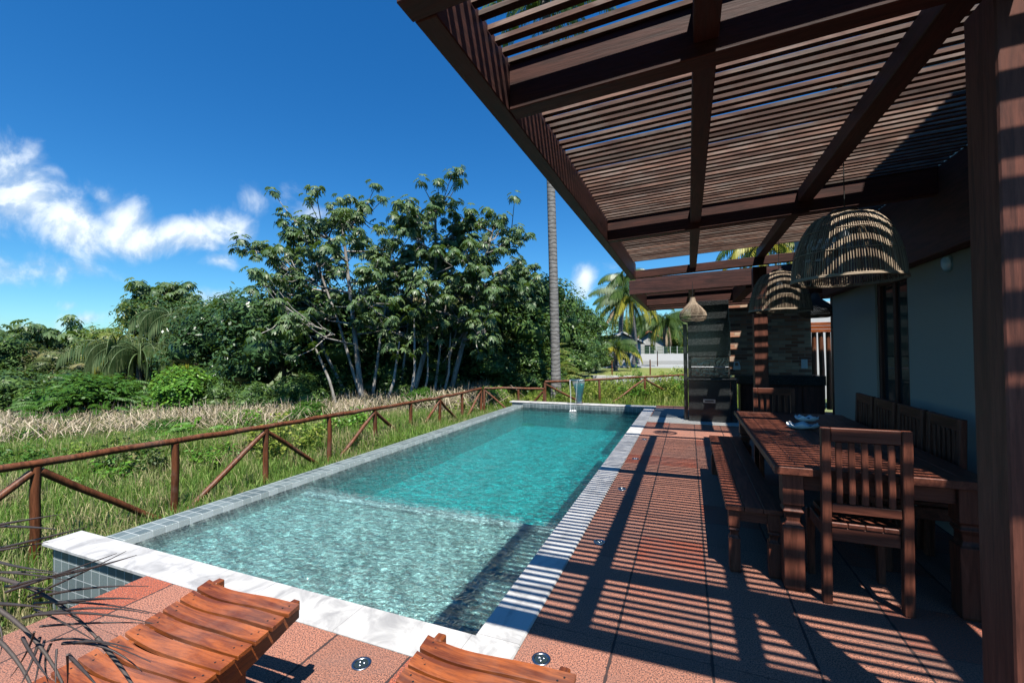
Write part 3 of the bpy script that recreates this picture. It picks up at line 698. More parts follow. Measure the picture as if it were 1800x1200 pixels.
def gourd_lamp(x, y, z, r, h, ztop, mm, label):
    e = empty('pendant_lamp', (x, y, z), label=label, cat='pendant lamp', group='small gourd shaped lamps')
    pr = [(r * .72, 0), (r * .93, .08 * h), (r, .22 * h), (r * .93, .38 * h), (r * .68, .55 * h), (r * .40, .70 * h), (r * .22, .84 * h), (r * .17, h)]
    m = MB(); n = 64
    for j in range(n):
        a = 2 * math.pi * j / n; m.tube([(q * math.cos(a + .15 * i), q * math.sin(a + .15 * i), zz) for i, (q, zz) in enumerate(pr)], .0075 if mm is M_darkwicker else .0035, 4, cap=False)
    for i, (q, zz) in enumerate(pr): m.tube([(q * math.cos(2 * math.pi * k / 32), q * math.sin(2 * math.pi * k / 32), zz) for k in range(33)], .004 if i else .008, 4, cap=False)
    m.build('woven_shade', mm, e)
    m = MB(); m.tube([(0, 0, h), (0, 0, ztop - z)], .004, 6); m.build('cord', M_cord, e)
gourd_lamp(.075, 7.55, 1.96, .205, .38, 2.60, M_wicker, 'small gourd shaped wicker lamp hanging in front of the black barbecue')
gourd_lamp(1.80, 7.85, 1.985, .235, .36, 2.52, M_darkwicker, 'small dark woven lamp hanging beside the grey house corner')

# ------------------------------------------------------------ stools and deck lights
def make_stool():
    e = empty('slatted_stool', (0, 0, 0), label='orange varnished slatted stool with curved seat in the left foreground', cat='stool', group='varnished wooden stools at the pool front')
    L = 1.22; hw = .29
    def zc(y):                                   # curved run of the seat, y from 0 (far, raised) to -L
        t = -y / L; return .355 + .062 * (2 * t - 1) ** 2 * (1 if t < .5 else .7)
    def zx(x): return .020 * (x / hw) ** 2 + .007 * math.sin(x / hw * 3.0 + .5)
    n = 17; pitch = L / n
    for k in range(n):
        y1 = -k * pitch - .004; y0 = y1 - pitch + .013
        m = MB(); N = 14; vs = []
        for i in range(N + 1):
            x = -hw + 2 * hw * i / N
            b = .004 * math.sin(x * 9 + k)
            vs += [(x, y0 + b, zc(y0) + zx(x) - .020), (x, y1 + b, zc(y1) + zx(x) - .020), (x, y1 + b, zc(y1) + zx(x)), (x, y0 + b, zc(y0) + zx(x))]
        fs = [(i * 4 + j, (i + 1) * 4 + j, (i + 1) * 4 + (j + 1) % 4, i * 4 + (j + 1) % 4) for i in range(N) for j in range(4)] + [(0, 1, 2, 3), (N * 4 + 3, N * 4 + 2, N * 4 + 1, N * 4)]
        m.add(vs, fs)
        for sx in (-.255, -.235, .235, .255):
            ym = (y0 + y1) / 2 + (.008 if abs(sx) > .24 else -.008); m.tube([(sx, ym, zc(ym) + zx(sx) - .004), (sx, ym, zc(ym) + zx(sx) + .0012)], .0042, 6, 1)
        m.build('seat_slat', [MW['orangeX'], M_cord], e, .004)
    for s in (-1, 1):
        m = MB(); N = 24; vs = []
        for i in range(N + 1):
            y = .022 - (L + .044) * i / N; z = zc(min(0, max(-L, y))) + zx(hw) - .026
            dep = .055 + .05 * math.sin(math.pi * i / N); xw = .02
            vs += [(s * .245 - xw, y, z - dep), (s * .245 + xw, y, z - dep), (s * .245 + xw, y, z), (s * .245 - xw, y, z)]
        fs = [(i * 4 + j, i * 4 + (j + 1) % 4, (i + 1) * 4 + (j + 1) % 4, (i + 1) * 4 + j) for i in range(N) for j in range(4)] + [(3, 2, 1, 0), (N * 4, N * 4 + 1, N * 4 + 2, N * 4 + 3)]
        m.add(vs, fs)
        m.box(s * .245 - .019, s * .245 + .019, -.018, .026, zc(0) + zx(hw) - .05, zc(0) + zx(hw) - .006)
        m.build('side_rail', MW['orangeY'], e, .005)
        for yy in (-.27, -L + .27):
            m = MB(); m.loft([(s * .225, yy, 0, .028, .045), (s * .225, yy, .34, .028, .055)]); m.build('leg', MW['orangeZ'], e, .005)
    m = MB(); m.box(-.196, .196, -.29, -.26, .12, .18); m.box(-.196, .196, -L + .26, -L + .29, .12, .18); m.build('stretcher', MW['orangeX'], e, .004)
    return e
st = make_stool(); st.location = (-1.865, 1.42, 0)
s2 = copy_tree(st); s2.location = (-.655, 1.455, 0); s2['label'] = 'orange varnished slatted stool at the bottom centre beside the pool corner'
def deck_light(x, y, label):
    e = empty('deck_spotlight', (x, y, 0), label=label, cat='spotlight', group='round steel spotlights set in the deck')
    m = MB(); m.lathe([(.047, 0), (.047, .004), (.043, .005), (.034, .005), (.032, .002)], 24); m.build('ring', M_steel, e)
    m = MB(); m.lathe([(.032, .002), (.02, .0035), (.0, .004)], 20); m.build('glass', M_glass, e)
    m = MB(); 
    for a in (0.6, 2.7, 4.8): m.lathe([(.008, .0036), (.006, .007), (0, .008)], 8, (.013 * math.cos(a), .013 * math.sin(a), 0))
    m.build('diode', M_steel, e)
    return e
dl = deck_light(-.695, 2.065, 'steel deck spotlight just right of the pool corner in full sun')
names = [('steel deck spotlight between the two orange stools near the marble edge', -1.50, 1.715), ('nearest of the steel spotlights inside the striped shade beside the pool', -.675, 3.475), ('second of the steel spotlights along the pool inside the striped shade', -.695, 4.87),
         ('third of the steel spotlights along the pool inside the striped shade', -.705, 6.28), ('fourth and farthest of the steel spotlights along the pool edge', -.71, 7.68)]
for l, x, y in names:
    c = copy_tree(dl); c.location = (x, y, 0); c['label'] = l

# ------------------------------------------------------------ pole railings
def pole(mb, a, b, r):
    a, b = Vector(a), Vector(b); pts = [a.lerp(b, k / 4) + Vector((random.uniform(-.010, .010), random.uniform(-.010, .010), random.uniform(-.010, .010))) * (0 < k < 4) for k in range(5)]
    mb.tube(pts, [r * random.uniform(.94, 1.05) for _ in pts], 9)
fz = lambda y: GZ
def railing(name, P, zr, zb, label, r=.032, brace=None):
    e = empty(name, (P[0][0], P[0][1], zb[0]), label=label, cat='railing'); I = Matrix.Translation((-P[0][0], -P[0][1], -zb[0]))
    for i, (x, y) in enumerate(P):
        m = MB(); pole(m, (x, y, zb[i] - .15), (x, y, zr[i] - .012), r * 1.15); pg(m, 'post', MW['pole'], 0, None, e, I)
    for i in range(len(P) - 1):
        m = MB(); pole(m, (*P[i], zr[i] + .02), (*P[i + 1], zr[i + 1] + .02), r * 1.05); pg(m, 'rail', MW['pole'], 0, None, e, I)
    for (i, j) in brace:
        d = Vector((P[j][0] - P[i][0], P[j][1] - P[i][1], 0)).normalized() * .03
        m = MB(); pole(m, (P[i][0] + d.x, P[i][1] + d.y, zr[i] - .06), (P[j][0] - d.x, P[j][1] - d.y, zb[j] + .02), r * .95); pg(m, 'brace', MW['pole'], 0, None, e, I)
    return e
K = 1.16
ys_ = [-.27, .95, 2.17, 3.385, 4.61, 5.83, 7.02, 8.23, 9.46, 10.62, 11.8]
zs_ = [.48, .47, .456, .43, .40, .385, .36, .345, .33, .335, .36]
railing('pole_railing', [(-5.8, y) for y in ys_], zs_, [GZ] * 11, 'brown round pole railing with diagonal braces running along the left side of the pool', .036,
        [(2, 1), (2, 3), (4, 3), (4, 5), (6, 5), (6, 7), (8, 7), (8, 9), (0, 1), (10, 9)])
railing('pole_railing', [(-5.72, 11.86), (-4.75, 12.2), (-3.99, 12.33)], [.37, .36, .35], [GZ, GZ, GZ], 'short lower stretch of pole railing behind the far left pool corner', .032, [(0, 1), (2, 1)])
railing('pole_railing', [(-3.96, 12.35), (-2.62, 13.75), (-1.37, 15.2), (-.10, 16.65)], [.56, .56, .57, .58], [-.5, -.45, -.4, -.4], 'upper pole railing running away behind the waterfall spout towards the barbecue', .034, [(0, 1), (2, 1), (2, 3)])

# ------------------------------------------------------------ vegetation builders
def rnd(n): return rng.random(n)
def unit(v): return v / np.maximum(np.linalg.norm(v, axis=1, keepdims=True), 1e-9)
def quads(c, d, nrm, L, W, fold=.0, droop=.2):
    # leaf blades: base point c, direction d, surface normal nrm
    d = unit(d); s = unit(np.cross(d, nrm)); up = unit(np.cross(s, d)); L = L[:, None]; W = W[:, None]
    mid = c + d * L * .48; tip = c + d * L - up * L * droop
    V = np.stack([c, mid + s * W * .5 - up * W * fold, tip, mid - s * W * .5 - up * W * fold], 1).reshape(-1, 3)
    F = np.arange(len(V)).reshape(-1, 4); return V, F
def icos(c, r, sub=2, jit=.12):
    bm = bmesh.new(); bmesh.ops.create_icosphere(bm, subdivisions=sub, radius=1); 
    V = np.array([v.co for v in bm.verts]); T = np.array([[v.index for v in f.verts] for f in bm.faces]); bm.free()
    V = V * (1 + (rnd(len(V))[:, None] - .5) * jit * 2) * np.array(r) + np.array(c); return V, T
def leaf_cloud(blobs, density, L, W, clump=.32, up=.5, spread=.25, droop=.25, low=-.55):
    Vs, Fs, o = [], [], 0
    for (c, r) in blobs:
        r = np.array(r, float); area = 4 * math.pi * ((r[0] * r[1]) ** 1.6 / 3 + (r[0] * r[2]) ** 1.6 / 3 + (r[1] * r[2]) ** 1.6 / 3) ** (1 / 1.6)
        ncl = max(6, int(area / (clump ** 2 * 2.2)))
        q = unit(rng.normal(size=(ncl * 2, 3))); q = q[q[:, 2] > low][:ncl]; ncl = len(q)
        cc = np.array(c) + q * r * (0.72 + .30 * rnd(ncl))[:, None]
        cr = clump * (.6 + .8 * rnd(ncl))
        per = max(4, int(area * density / ncl))
        dd = unit(rng.normal(size=(ncl * per, 3))); qi = np.repeat(q, per, 0)
        dd = unit(dd + qi * .55 + np.array([0, 0, .25]))
        p = np.repeat(cc, per, 0) + dd * np.repeat(cr, per)[:, None] * (.55 + .45 * rnd(ncl * per))[:, None]
        nrm = unit(dd * .7 + np.array([0, 0, up]) + rng.normal(size=dd.shape) * spread)
        tdir = rng.normal(size=dd.shape) + dd * .6 + np.array([0, 0, -.35]); tdir -= nrm * np.sum(tdir * nrm, 1)[:, None]
        n = len(p); V, F = quads(p, tdir, nrm, L * (.6 + .8 * rnd(n)), W * (.6 + .8 * rnd(n)), .1, droop)
        Vs.append(V); Fs.append(F + o); o += len(V)
    return np.concatenate(Vs), np.concatenate(Fs)
def core_mb(blobs, k=.72):
    m = MB()
    for c, r in blobs:
        V, T = icos(c, [q * k for q in r], 2, .10); m.add(V.tolist(), T.tolist(), 0, True)
    return m
def merge_core(V, F, blobs, k=.70):
    Vs, Fs, o = [V], [F], len(V)
    for c, r in blobs:
        v, t = icos(c, [q * k for q in r], 2, .12); Vs.append(v); Fs.append(np.stack([t[:, 0], t[:, 1], t[:, 2], t[:, 2]], 1) + o); o += len(v)
    return np.concatenate(Vs), Fs
def crown_mesh(name, blobs, density, L, W, m, core=.68, **kw):
    V, F = leaf_cloud(blobs, density, L, W, **kw)
    nq = len(F); me = bpy.data.meshes.new(name)
    cv, ct, o = [], [], len(V)
    if core:
        for c, r in blobs:
            v, t = icos(c, [q * core for q in r], 2, .12); cv.append(v); ct.append(t + o); o += len(v)
    allV = np.concatenate([V] + cv).astype(np.float32); T = np.concatenate(ct) if ct else np.zeros((0, 3), int)
    loops = np.concatenate([F.ravel(), T.ravel()]).astype(np.int32)
    starts = np.concatenate([np.arange(0, nq * 4, 4), nq * 4 + np.arange(0, len(T) * 3, 3)]).astype(np.int32)
    me.vertices.add(len(allV)); me.vertices.foreach_set('co', allV.ravel()); me.loops.add(len(loops)); me.loops.foreach_set('vertex_index', loops)
    me.polygons.add(len(starts)); me.polygons.foreach_set('loop_start', starts)
    me.materials.append(m); me.update(calc_edges=True)
    return me
def obj_of(name, me, parent=None):
    o = bpy.data.objects.new(name, me); col.objects.link(o)
    if parent: o.parent = parent
    return o
def trunk_mb(h, r, lean=(0, 0), nb=6, spread=1.0, start=.4, seed=0):
    rs = random.Random(seed); m = MB(); pts = []
    for k in range(7):
        t = k / 6; pts.append((lean[0] * t + .06 * h * .1 * math.sin(3 * t + seed), lean[1] * t, h * t))
    m.tube(pts, [r * (1.25 if k == 0 else 1 - .65 * k / 6) for k in range(7)], 8)
    for b in range(nb):
        t = start + (1 - start) * b / max(1, nb - 1) * .9; base = Vector((lean[0] * t, lean[1] * t, h * t)); a = b * 2.4 + seed
        L = spread * (1.1 - .5 * t) * rs.uniform(.8, 1.2); d = Vector((math.cos(a), math.sin(a), rs.uniform(.3, .8)))
        m.tube([base, base + d * L * .5, base + d * L + Vector((0, 0, .15 * L))], [r * .4, r * .28, r * .1], 6)
    return m
# --- broad leaved tree (trunk + crown of clumps)
def blobs_random(n, rx, ry, z0, z1, r0, r1, seed):
    rs = random.Random(seed); out = []
    for k in range(n):
        a = k * 2.399 + rs.random(); q = math.sqrt((k + .5) / n); z = z0 + (z1 - z0) * rs.random() ** .8
        rr = rs.uniform(r0, r1) * (1.1 - .3 * q); sh = 1 - .45 * max(0, (z - z0) / (z1 - z0))
        out.append(((rx * q * math.cos(a) * sh, ry * q * math.sin(a) * sh, z), (rr, rr, rr * .8)))
    return out
def leafy_tree(name, me_crown, loc, rz, scale, trunk_h, label, group, cat='tree', bark=None, tr=.12, seed=1):
    e = empty(name, loc, rz, label=label, cat=cat, group=group); e.scale = scale if hasattr(scale, '__len__') else (scale,) * 3
    trunk_mb(trunk_h, tr, nb=5, spread=trunk_h * .35, seed=seed).build('trunk', bark or M_darkbark, e)
    obj_of('crown', me_crown, e); return e

# generic crowns, unit: metres, standing on the ground at z=0
cr_dark = crown_mesh('dark_crown', blobs_random(16, 2.0, 2.0, 1.0, 5.0, 1.0, 1.5, 3), 55, .19, .085, ML['dark'], clump=.34)
cr_dark2 = crown_mesh('dark_crown_b', blobs_random(14, 2.2, 1.8, .9, 4.6, .9, 1.5, 5), 55, .20, .08, ML['deep'], clump=.36)
cr_mango = crown_mesh('mango_crown', blobs_random(12, 1.7, 1.7, 1.2, 4.4, .8, 1.2, 9), 65, .15, .06, ML['mango'], clump=.3)
cr_olive = crown_mesh('olive_crown', blobs_random(15, 2.1, 1.9, .8, 4.4, .8, 1.2, 15), 60, .13, .06, ML['olive'], clump=.28)
cr_bush = crown_mesh('bright_bush_crown', blobs_random(9, 1.0, .9, .35, 1.9, .55, .85, 21), 260, .10, .062, ML['bright'], clump=.17, up=.9, spread=.2)
cr_fern = crown_mesh('fern_bush_crown', blobs_random(10, 1.1, 1.0, .3, 1.8, .5, .8, 22), 220, .12, .05, ML['fern'], clump=.2, up=.8)
cr_dbush = crown_mesh('dark_bush_crown', blobs_random(9, 1.1, 1.0, .35, 1.8, .55, .85, 23), 190, .12, .05, ML['dark'], clump=.2)
cr_oval = crown_mesh('mid_crown', blobs_random(12, 1.5, 1.4, .5, 3.2, .7, 1.05, 29), 100, .14, .065, ML['dark'], clump=.24)

# --- umbrella / cecropia trees: candelabra branches that end in rosettes of palmate leaves
def palmate(Vs, Fs, o, c, d, size):
    # one leaf: eight lobes round the end of its stalk
    up = Vector((0, 0, 1)); n = (up * .6 + Vector(d) * .8).normalized(); a = n.orthogonal().normalized(); b = n.cross(a)
    k = random.random() * 6.28
    for j in range(8):
        th = k + 2 * math.pi * j / 8; dr = a * math.cos(th) + b * math.sin(th); s = size * random.uniform(.8, 1.1)
        side = n.cross(dr); w = s * .19
        tip = c + dr * s * .9 - Vector((0, 0, s * .42)); mid = c + dr * s * .55 - Vector((0, 0, s * .07))
        Vs += [tuple(c), tuple(mid + side * w), tuple(tip), tuple(mid - side * w)]; Fs.append((o, o + 1, o + 2, o + 3)); o += 4
    return o
def umbrella_tree(name, base, stems, tips, leaf, size, label, group, bark=None, nleaf=12, tw=.012, seed=0, topdark=None):
    random.seed(seed); e = empty(name, base, label=label, cat='tree', group=group); B = Vector(base)
    mt = MB(); ml = MB(); Vs, Fs, o = [], [], 0
    for s in stems:                                   # (list of points, r0, r1)
        pts, r0, r1 = s; n = len(pts); mt.tube([Vector(p) - B for p in pts], [r0 + (r1 - r0) * i / (n - 1) for i in range(n)], 8)
    for (p, q) in tips:                               # branch from p to a rosette at q
        p = Vector(p) - B; q = Vector(q) - B; mid = p.lerp(q, .5) - Vector((0, 0, .10 * (q - p).length))
        mt.tube([p, mid, q], [tw * 1.6, tw * 1.2, tw * .8], 5, cap=False)
        for j in range(nleaf):
            th = 2 * math.pi * j / nleaf + random.random(); d = Vector((math.cos(th), math.sin(th), random.uniform(-.55, 1.0)))
            c = q + d * size * random.uniform(.5, 1.7)
            o = palmate(Vs, Fs, o, c, d, size * random.uniform(.65, 1.25))
    mt.build('trunk', bark or M_bark, e); npmesh('crown', np.array(Vs), np.array(Fs), leaf, e); return e
def candelabra(base, top, nb, spread, up, seed, start=.45, sub=4, zflat=.0):
    """stem from base to top with nb main branches, each ending in several rosettes"""
    rs = random.Random(seed); base, top = Vector(base), Vector(top); H_ = top.z - base.z
    bow = Vector((rs.uniform(-.3, .3), rs.uniform(-.3, .3), 0)); pts = [base.lerp(top, k / 8) + bow * math.sin(math.pi * k / 8) for k in range(9)]
    tips = [(top, top + Vector((rs.uniform(-.3, .3), rs.uniform(-.3, .3), .08))) for _ in range(3)]; stems = []
    for b in range(nb):
        t = start + (1 - start) * (b + .5) / nb; i = min(7, int(t * 8)); p = pts[i].lerp(pts[i + 1], t * 8 - i)
        a = b * 2.4 + seed; L = spread * (1.15 - .75 * (t - start) / (1 - start)) * rs.uniform(.7, 1.15)
        d = Vector((math.cos(a), math.sin(a), 0)); q = p + d * L + Vector((0, 0, up * L * rs.uniform(.6, 1.2)))
        stems.append(([p, p + d * L * .5 + Vector((0, 0, up * L * .25)), q], .035, .018))
        for k in range(sub):
            f = rs.uniform(.35, 1.0); s = p.lerp(q, f); aa = a + rs.uniform(-1.3, 1.3)
            tips.append((s, s + Vector((math.cos(aa), math.sin(aa), rs.uniform(-.9, 1.1))) * rs.uniform(.25, 1.1) * (spread / 2.2)))
        tips.append((q, q + d * .25 + Vector((0, 0, .2))))
    return pts, stems, tips
def gz(p): p = Vector(p); p.z = ground_height(p.x, p.y); return p
G_UMB = 'tall umbrella leaved trees behind the railing'
def cec(base_uv, D, top_uv, nb, spread, seed, label, extra=(), size=.145, sub=14, start=.34):
    base = gz(at(base_uv, 735, D)); top = at(top_uv[0], top_uv[1], D)
    pts, st_, tips = candelabra(base, top, nb, spread, .30, seed, start, sub)
    stems = [(pts, .10, .035)] + st_
    for (bu, tu, tv, r) in extra:
        b = gz(at(bu, 735, D + .3)); t = at(tu, tv, D + .3); mid = b.lerp(t, .5) + Vector((0, 0, .3)); stems.append(([b, b.lerp(mid, .5), mid, t], r, r * .5))
        p2, s2_, t2 = candelabra(mid, t, 4, spread * .55, .4, seed + int(tu), .3, 3); stems += s2_; tips += t2
    return umbrella_tree('umbrella_tree', tuple(base), stems, tips, ML['cec'], size, label, G_UMB, seed=seed)
cec(640, 14.0, (600, 378), 13, 2.35, 11, 'tall many stemmed umbrella leaved tree, leftmost of the tall group', extra=((632, 490, 500, .055), (650, 690, 470, .06), (645, 545, 430, .06), (628, 470, 440, .05)), sub=14)
cec(715, 14.6, (765, 372), 12, 1.95, 23, 'tall slender umbrella leaved tree with open crown in the middle of the group', extra=((700, 735, 450, .05), (760, 800, 430, .05)))
cec(785, 15.4, (868, 400), 11, 1.95, 37, 'umbrella leaved tree leaning right, rightmost of the tall group', extra=((770, 835, 470, .05), (725, 905, 480, .05)))
def pale_stem(u0, u1, v1, D, r, label):
    b = gz(at(u0, 735, D)); t = at(u1, v1, D); e = empty('sapling', tuple(b), label=label, cat='tree', group='thin pale saplings at the wood edge')
    m = MB(); mid = (b + t) / 2 + Vector((.15, 0, 0)); m.tube([p - b for p in (b, b.lerp(mid, .6), mid, mid.lerp(t, .5), t)], [r, r * .9, r * .8, r * .65, r * .4], 7); m.build('trunk', M_bark, e)
    Vs, Fs, o = [], [], 0
    for k in range(16):
        c = t - b + Vector((random.uniform(-.6, .6), random.uniform(-.6, .6), random.uniform(-.5, .4))); o = palmate(Vs, Fs, o, c, Vector((random.uniform(-1, 1), random.uniform(-1, 1), .2)), .2)
    npmesh('crown', np.array(Vs), np.array(Fs), ML['cec'], e)
random.seed(4)
pale_stem(600, 545, 590, 13.2, .05, 'thin pale sapling curving left in front of the dark thicket')
pale_stem(668, 702, 600, 13.4, .055, 'thin pale sapling leaning right beside the many stemmed tree')
pale_stem(716, 728, 560, 13.6, .05, 'upright pale sapling in the middle of the wood edge')
pale_stem(738, 752, 590, 14.2, .04, 'thin upright pale sapling right of the middle one')
pale_stem(772, 792, 585, 14.6, .05, 'pale leaning sapling at the right end of the wood edge')
# distant umbrella trees on the left skyline
def far_umb(u, v, D, nb, spread, seed, label, size=.34):
    base = gz(at(u, 690, D)); top = at(u, v, D); pts, st_, tips = candelabra(base, top, nb, spread, .25, seed, .6, 5)
    umbrella_tree('umbrella_tree', tuple(base), [(pts, .14, .05)] + st_, tips, ML['cec'], size, label, 'umbrella trees on the left skyline', bark=M_darkbark, seed=seed, tw=.02)
far_umb(290, 512, 22, 12, 1.7, 51, 'umbrella tree whose flat crown rises above the hanging palms', .24)
far_umb(85, 598, 27, 8, 2.6, 52, 'flat topped umbrella tree at the far left of the skyline', .34)
far_umb(150, 596, 29, 6, 1.8, 53, 'small umbrella tree just right of the flat topped one', .34)
far_umb(420, 560, 24, 8, 2.4, 54, 'umbrella tree behind the gap between palms and tall trees', .32)

# --- palms
def frond(Vs, Fs, o, base, az, el, L, arch, n, ll, hang, w=.035, seed=0):
    """a curved rib and two rows of leaflets; returns rib points"""
    d = Vector((math.cos(az), math.sin(az), 0)); pts = []
    p = Vector(base); a = el; step = L / 12
    for k in range(13):
        pts.append(p.copy()); p = p + (d * math.cos(a) + Vector((0, 0, math.sin(a)))) * step; a -= arch / 12
    side = Vector((-d.y, d.x, 0))
    for i in range(n):
        t = .12 + .88 * i / (n - 1); q = t * 12; k = min(11, int(q)); c = pts[k].lerp(pts[k + 1], q - k); tan = (pts[k + 1] - pts[k]).normalized()
        le = ll * (math.sin(math.pi * min(1, t * .9 + .08)) ** .6) * random.uniform(.85, 1.1)
        for s in (-1, 1):
            dr = (side * s * (1 - hang) + tan * .45 * (1 - hang * .6) + Vector((0, 0, -.25 - hang * 1.3))).normalized()
            m1 = c + dr * le * .5; tip = c + (dr + Vector((0, 0, -.55))).normalized() * le; wv = tan * w
            Vs += [tuple(c), tuple(m1 + wv), tuple(tip), tuple(m1 - wv)]; Fs.append((o, o + 1, o + 2, o + 3)); o += 4
    return o, pts
def palm_tree(base, top, r, nf, L, label, group, seed=0, ll=.55, hang=.25, leaf='palm', yellow=0, arch=2.0, n=34, name='palm_tree', wl=.04, bark=None, tilt=0):
    random.seed(seed); e = empty(name, tuple(base), label=label, cat='palm tree', group=group); B = Vector(base); T = Vector(top) - B
    m = MB(); pts = [Vector((T.x * (t ** 1.3), T.y * (t ** 1.3), T.z * t)) for t in [k / 10 for k in range(11)]]
    m.tube(pts, [r * 1.25] + [r * (1 - .25 * k / 10) for k in range(1, 11)], 12); m.build('trunk', bark or M_palmbark, e)
    groups = {'palm': ([], []), 'ypalm': ([], []), 'dpalm': ([], []), 'hang': ([], [])}; cnt = {k: 0 for k in groups}; rib = MB()
    for k in range(nf):
        az = k * 2.399 + random.uniform(-.15, .15); f = k / nf; el = 1.25 - 1.55 * f + random.uniform(-.1, .1)
        g = leaf if f < 1 - yellow else ('ypalm' if f < .94 else 'dpalm')
        V, F = groups[g]; cnt[g], rp = frond(V, F, cnt[g], T, az, el, L * random.uniform(.85, 1.1) * (.8 if f < .15 else 1), arch * random.uniform(.85, 1.1), n, ll, hang, wl)
        rib.tube(rp, [.03 * (1 - .9 * i / 12) + .003 for i in range(13)], 4, cap=False)
    lm = {'palm': ML['palm'], 'ypalm': ML['ypalm'], 'dpalm': ML['dpalm'], 'hang': ML['hang']}
    Vall, Fall, mi, mats, o = [], [], [], [], 0
    for g, (V, F) in groups.items():
        if F:
            Vall += V; Fall += [tuple(i + o for i in f) for f in F]; mi += [len(mats)] * len(F); mats.append(lm[g]); o += len(V)
    npmesh('crown', np.array(Vall), np.array(Fall), mats, e, mi); rib.build('frond_rib', ML[leaf], e, kind='stuff' if nf > 100 else None)
    return e
G_P = 'coconut palms beyond the far railing'
b = gz(at(978, 720, 15)); b.z = -.45
palm_tree(b, at(958, -10, 15), .165, 22, 2.9, 'tall slender coconut palm whose ringed trunk rises behind the pool', G_P, 61, .75, .25)
palm_tree(at(1118, 640, 30), at(1108, 525, 30), .22, 26, 3.3, 'coconut palm with yellowing fronds beside the white wall', G_P, 62, .95, .45, yellow=.45, n=30, wl=.06)
palm_tree(at(1170, 640, 40), at(1168, 565, 40), .22, 24, 3.4, 'smaller coconut palm behind the yellowing one, left of the barbecue', G_P, 63, .95, .4, yellow=.2, n=28, wl=.07)
palm_tree(at(1082, 655, 26), at(1083, 612, 26), .14, 14, 2.0, 'young palm with drooping yellow fronds beside the white gable', G_P, 64, .55, .4, yellow=.6, n=22, wl=.05)
palm_tree(at(1088, 640, 34), at(1098, 490, 34), .2, 18, 2.4, 'taller coconut palm showing above the pergola corner', G_P, 65, .9, .3, n=26, wl=.06)
palm_tree(gz(at(1345, 700, 19)), at(1345, 425, 19), .18, 22, 2.6, 'coconut palm behind the kitchen, seen through the roof gap', G_P, 66, .7, .4, yellow=.5, n=28, wl=.05)
G_H = 'palms with hanging leaves in the wood edge'
for i, (u, v, D, s, lab) in enumerate(((300, 535, 18.5, 71, 'palm with long hanging grey green leaves, highest of the hanging palms'), (345, 545, 17.5, 72, 'hanging palm with a dry straw coloured frond in the middle'), (205, 590, 17, 73, 'low hanging palm at the left of the hanging palms'), (410, 590, 17, 74, 'hanging palm at the right, against the dark thicket'), (245, 600, 16.5, 75, 'small hanging palm behind the bright green bush'))):
    palm_tree(gz(at(u, 720, D)), at(u, v + 22, D), .12, 22, 2.1, lab, G_H, s, .80, .80, leaf='hang', yellow=.12 if i in (1, 2) else 0, arch=2.7, n=24, wl=.034, bark=M_darkbark, name='hanging_palm')

# --- masses of trees at the wood edge
G_T = 'dense trees of the wood beyond the railing'
def T(me, u, D, ht, base_h, label, rz=0.0, wide=1.0, group=G_T, name='dense_tree', cat='tree', th=1.0, tr=.12):
    b = gz(at(u, 700, D)); s = ht / base_h
    return leafy_tree(name, me, tuple(b), rz, (s * wide, s * wide, s), base_h * .62 * th, label, group, cat, seed=int(u), tr=tr)
T(cr_dark2, 500, 14.6, 4.5, 5.6, 'dark glossy tree filling the corner left of the tall umbrella trees', 0, 1.15)
T(cr_dark2, 395, 16.5, 4.4, 5.6, 'dark tree between the round bush and the glossy corner tree', 2.0, 1.1)
T(cr_dark, 560, 16.2, 5.0, 6.0, 'dark tree directly behind the many stemmed umbrella tree', 1.0, 1.2)
T(cr_dark, 660, 17.5, 4.7, 6.0, 'dark tree behind the pale stems in the middle of the wood', 2.3, 1.2)
T(cr_olive, 745, 17.5, 4.6, 5.2, 'olive green tree behind the slender umbrella tree', .4, 1.2)
T(cr_olive, 830, 18.5, 4.9, 5.2, 'fine leaved olive tree behind the leaning umbrella tree', 1.9, 1.2)
T(cr_dark, 905, 19.5, 5.4, 6.0, 'broad dark crowned tree left of the tall palm trunk', .5, 1.15)
T(cr_oval, 955, 21, 5.6, 4.0, 'tree standing just behind the tall palm trunk', 1.4, 1.0)
T(cr_dark, 1010, 24, 4.6, 6.0, 'green tree right of the tall palm trunk', 2.9, 1.1)
T(cr_mango, 1048, 30, 4.2, 5.2, 'lighter green tree at the right end of the wood', 2.9, 1.2)
T(cr_mango, 235, 19, 5.3, 5.2, 'yellow green mango tree left of the hanging palms', 0, 1.0)
T(cr_olive, 60, 19, 3.0, 5.2, 'olive tree at the left edge of the wood', 1, 1.4)
T(cr_olive, 150, 17, 2.4, 5.2, 'low olive tree behind the fern leaved bush', 2.6, 1.3)
T(cr_dark, -40, 18, 3.6, 6.0, 'dark tree at the very left edge of the wood', 1.2, 1.2)
T(cr_dark, -180, 16, 4.2, 6.0, 'dark tree beyond the left edge of the wood', 3.2, 1.2)
T(cr_dark2, 20, 28, 3.6, 5.6, 'distant dark tree low on the left skyline', 3.2, 1.6)
T(cr_dark2, 330, 20.5, 5.2, 5.6, 'dark tree hidden behind the hanging palms', .2, 1.2)
T(cr_olive, 350, 26, 4.3, 5.2, 'distant olive tree right of the hanging palms', .2, 1.2)
T(cr_dark, 430, 19, 5.0, 6.0, 'dark tree in the gap left of the tall umbrella trees', 4.2, 1.1)
T(cr_mango, 1195, 46, 6.2, 5.2, 'bright green tree far behind the barbecue', 4.2, 1.2)
T(cr_dark, 1240, 55, 7.5, 6.0, 'large distant tree hidden mostly by the barbecue', 4.2, 1.2)
T(cr_dark, 1120, 75, 7.5, 6.0, 'distant tree line tree behind the far house', 2.2, 1.8)
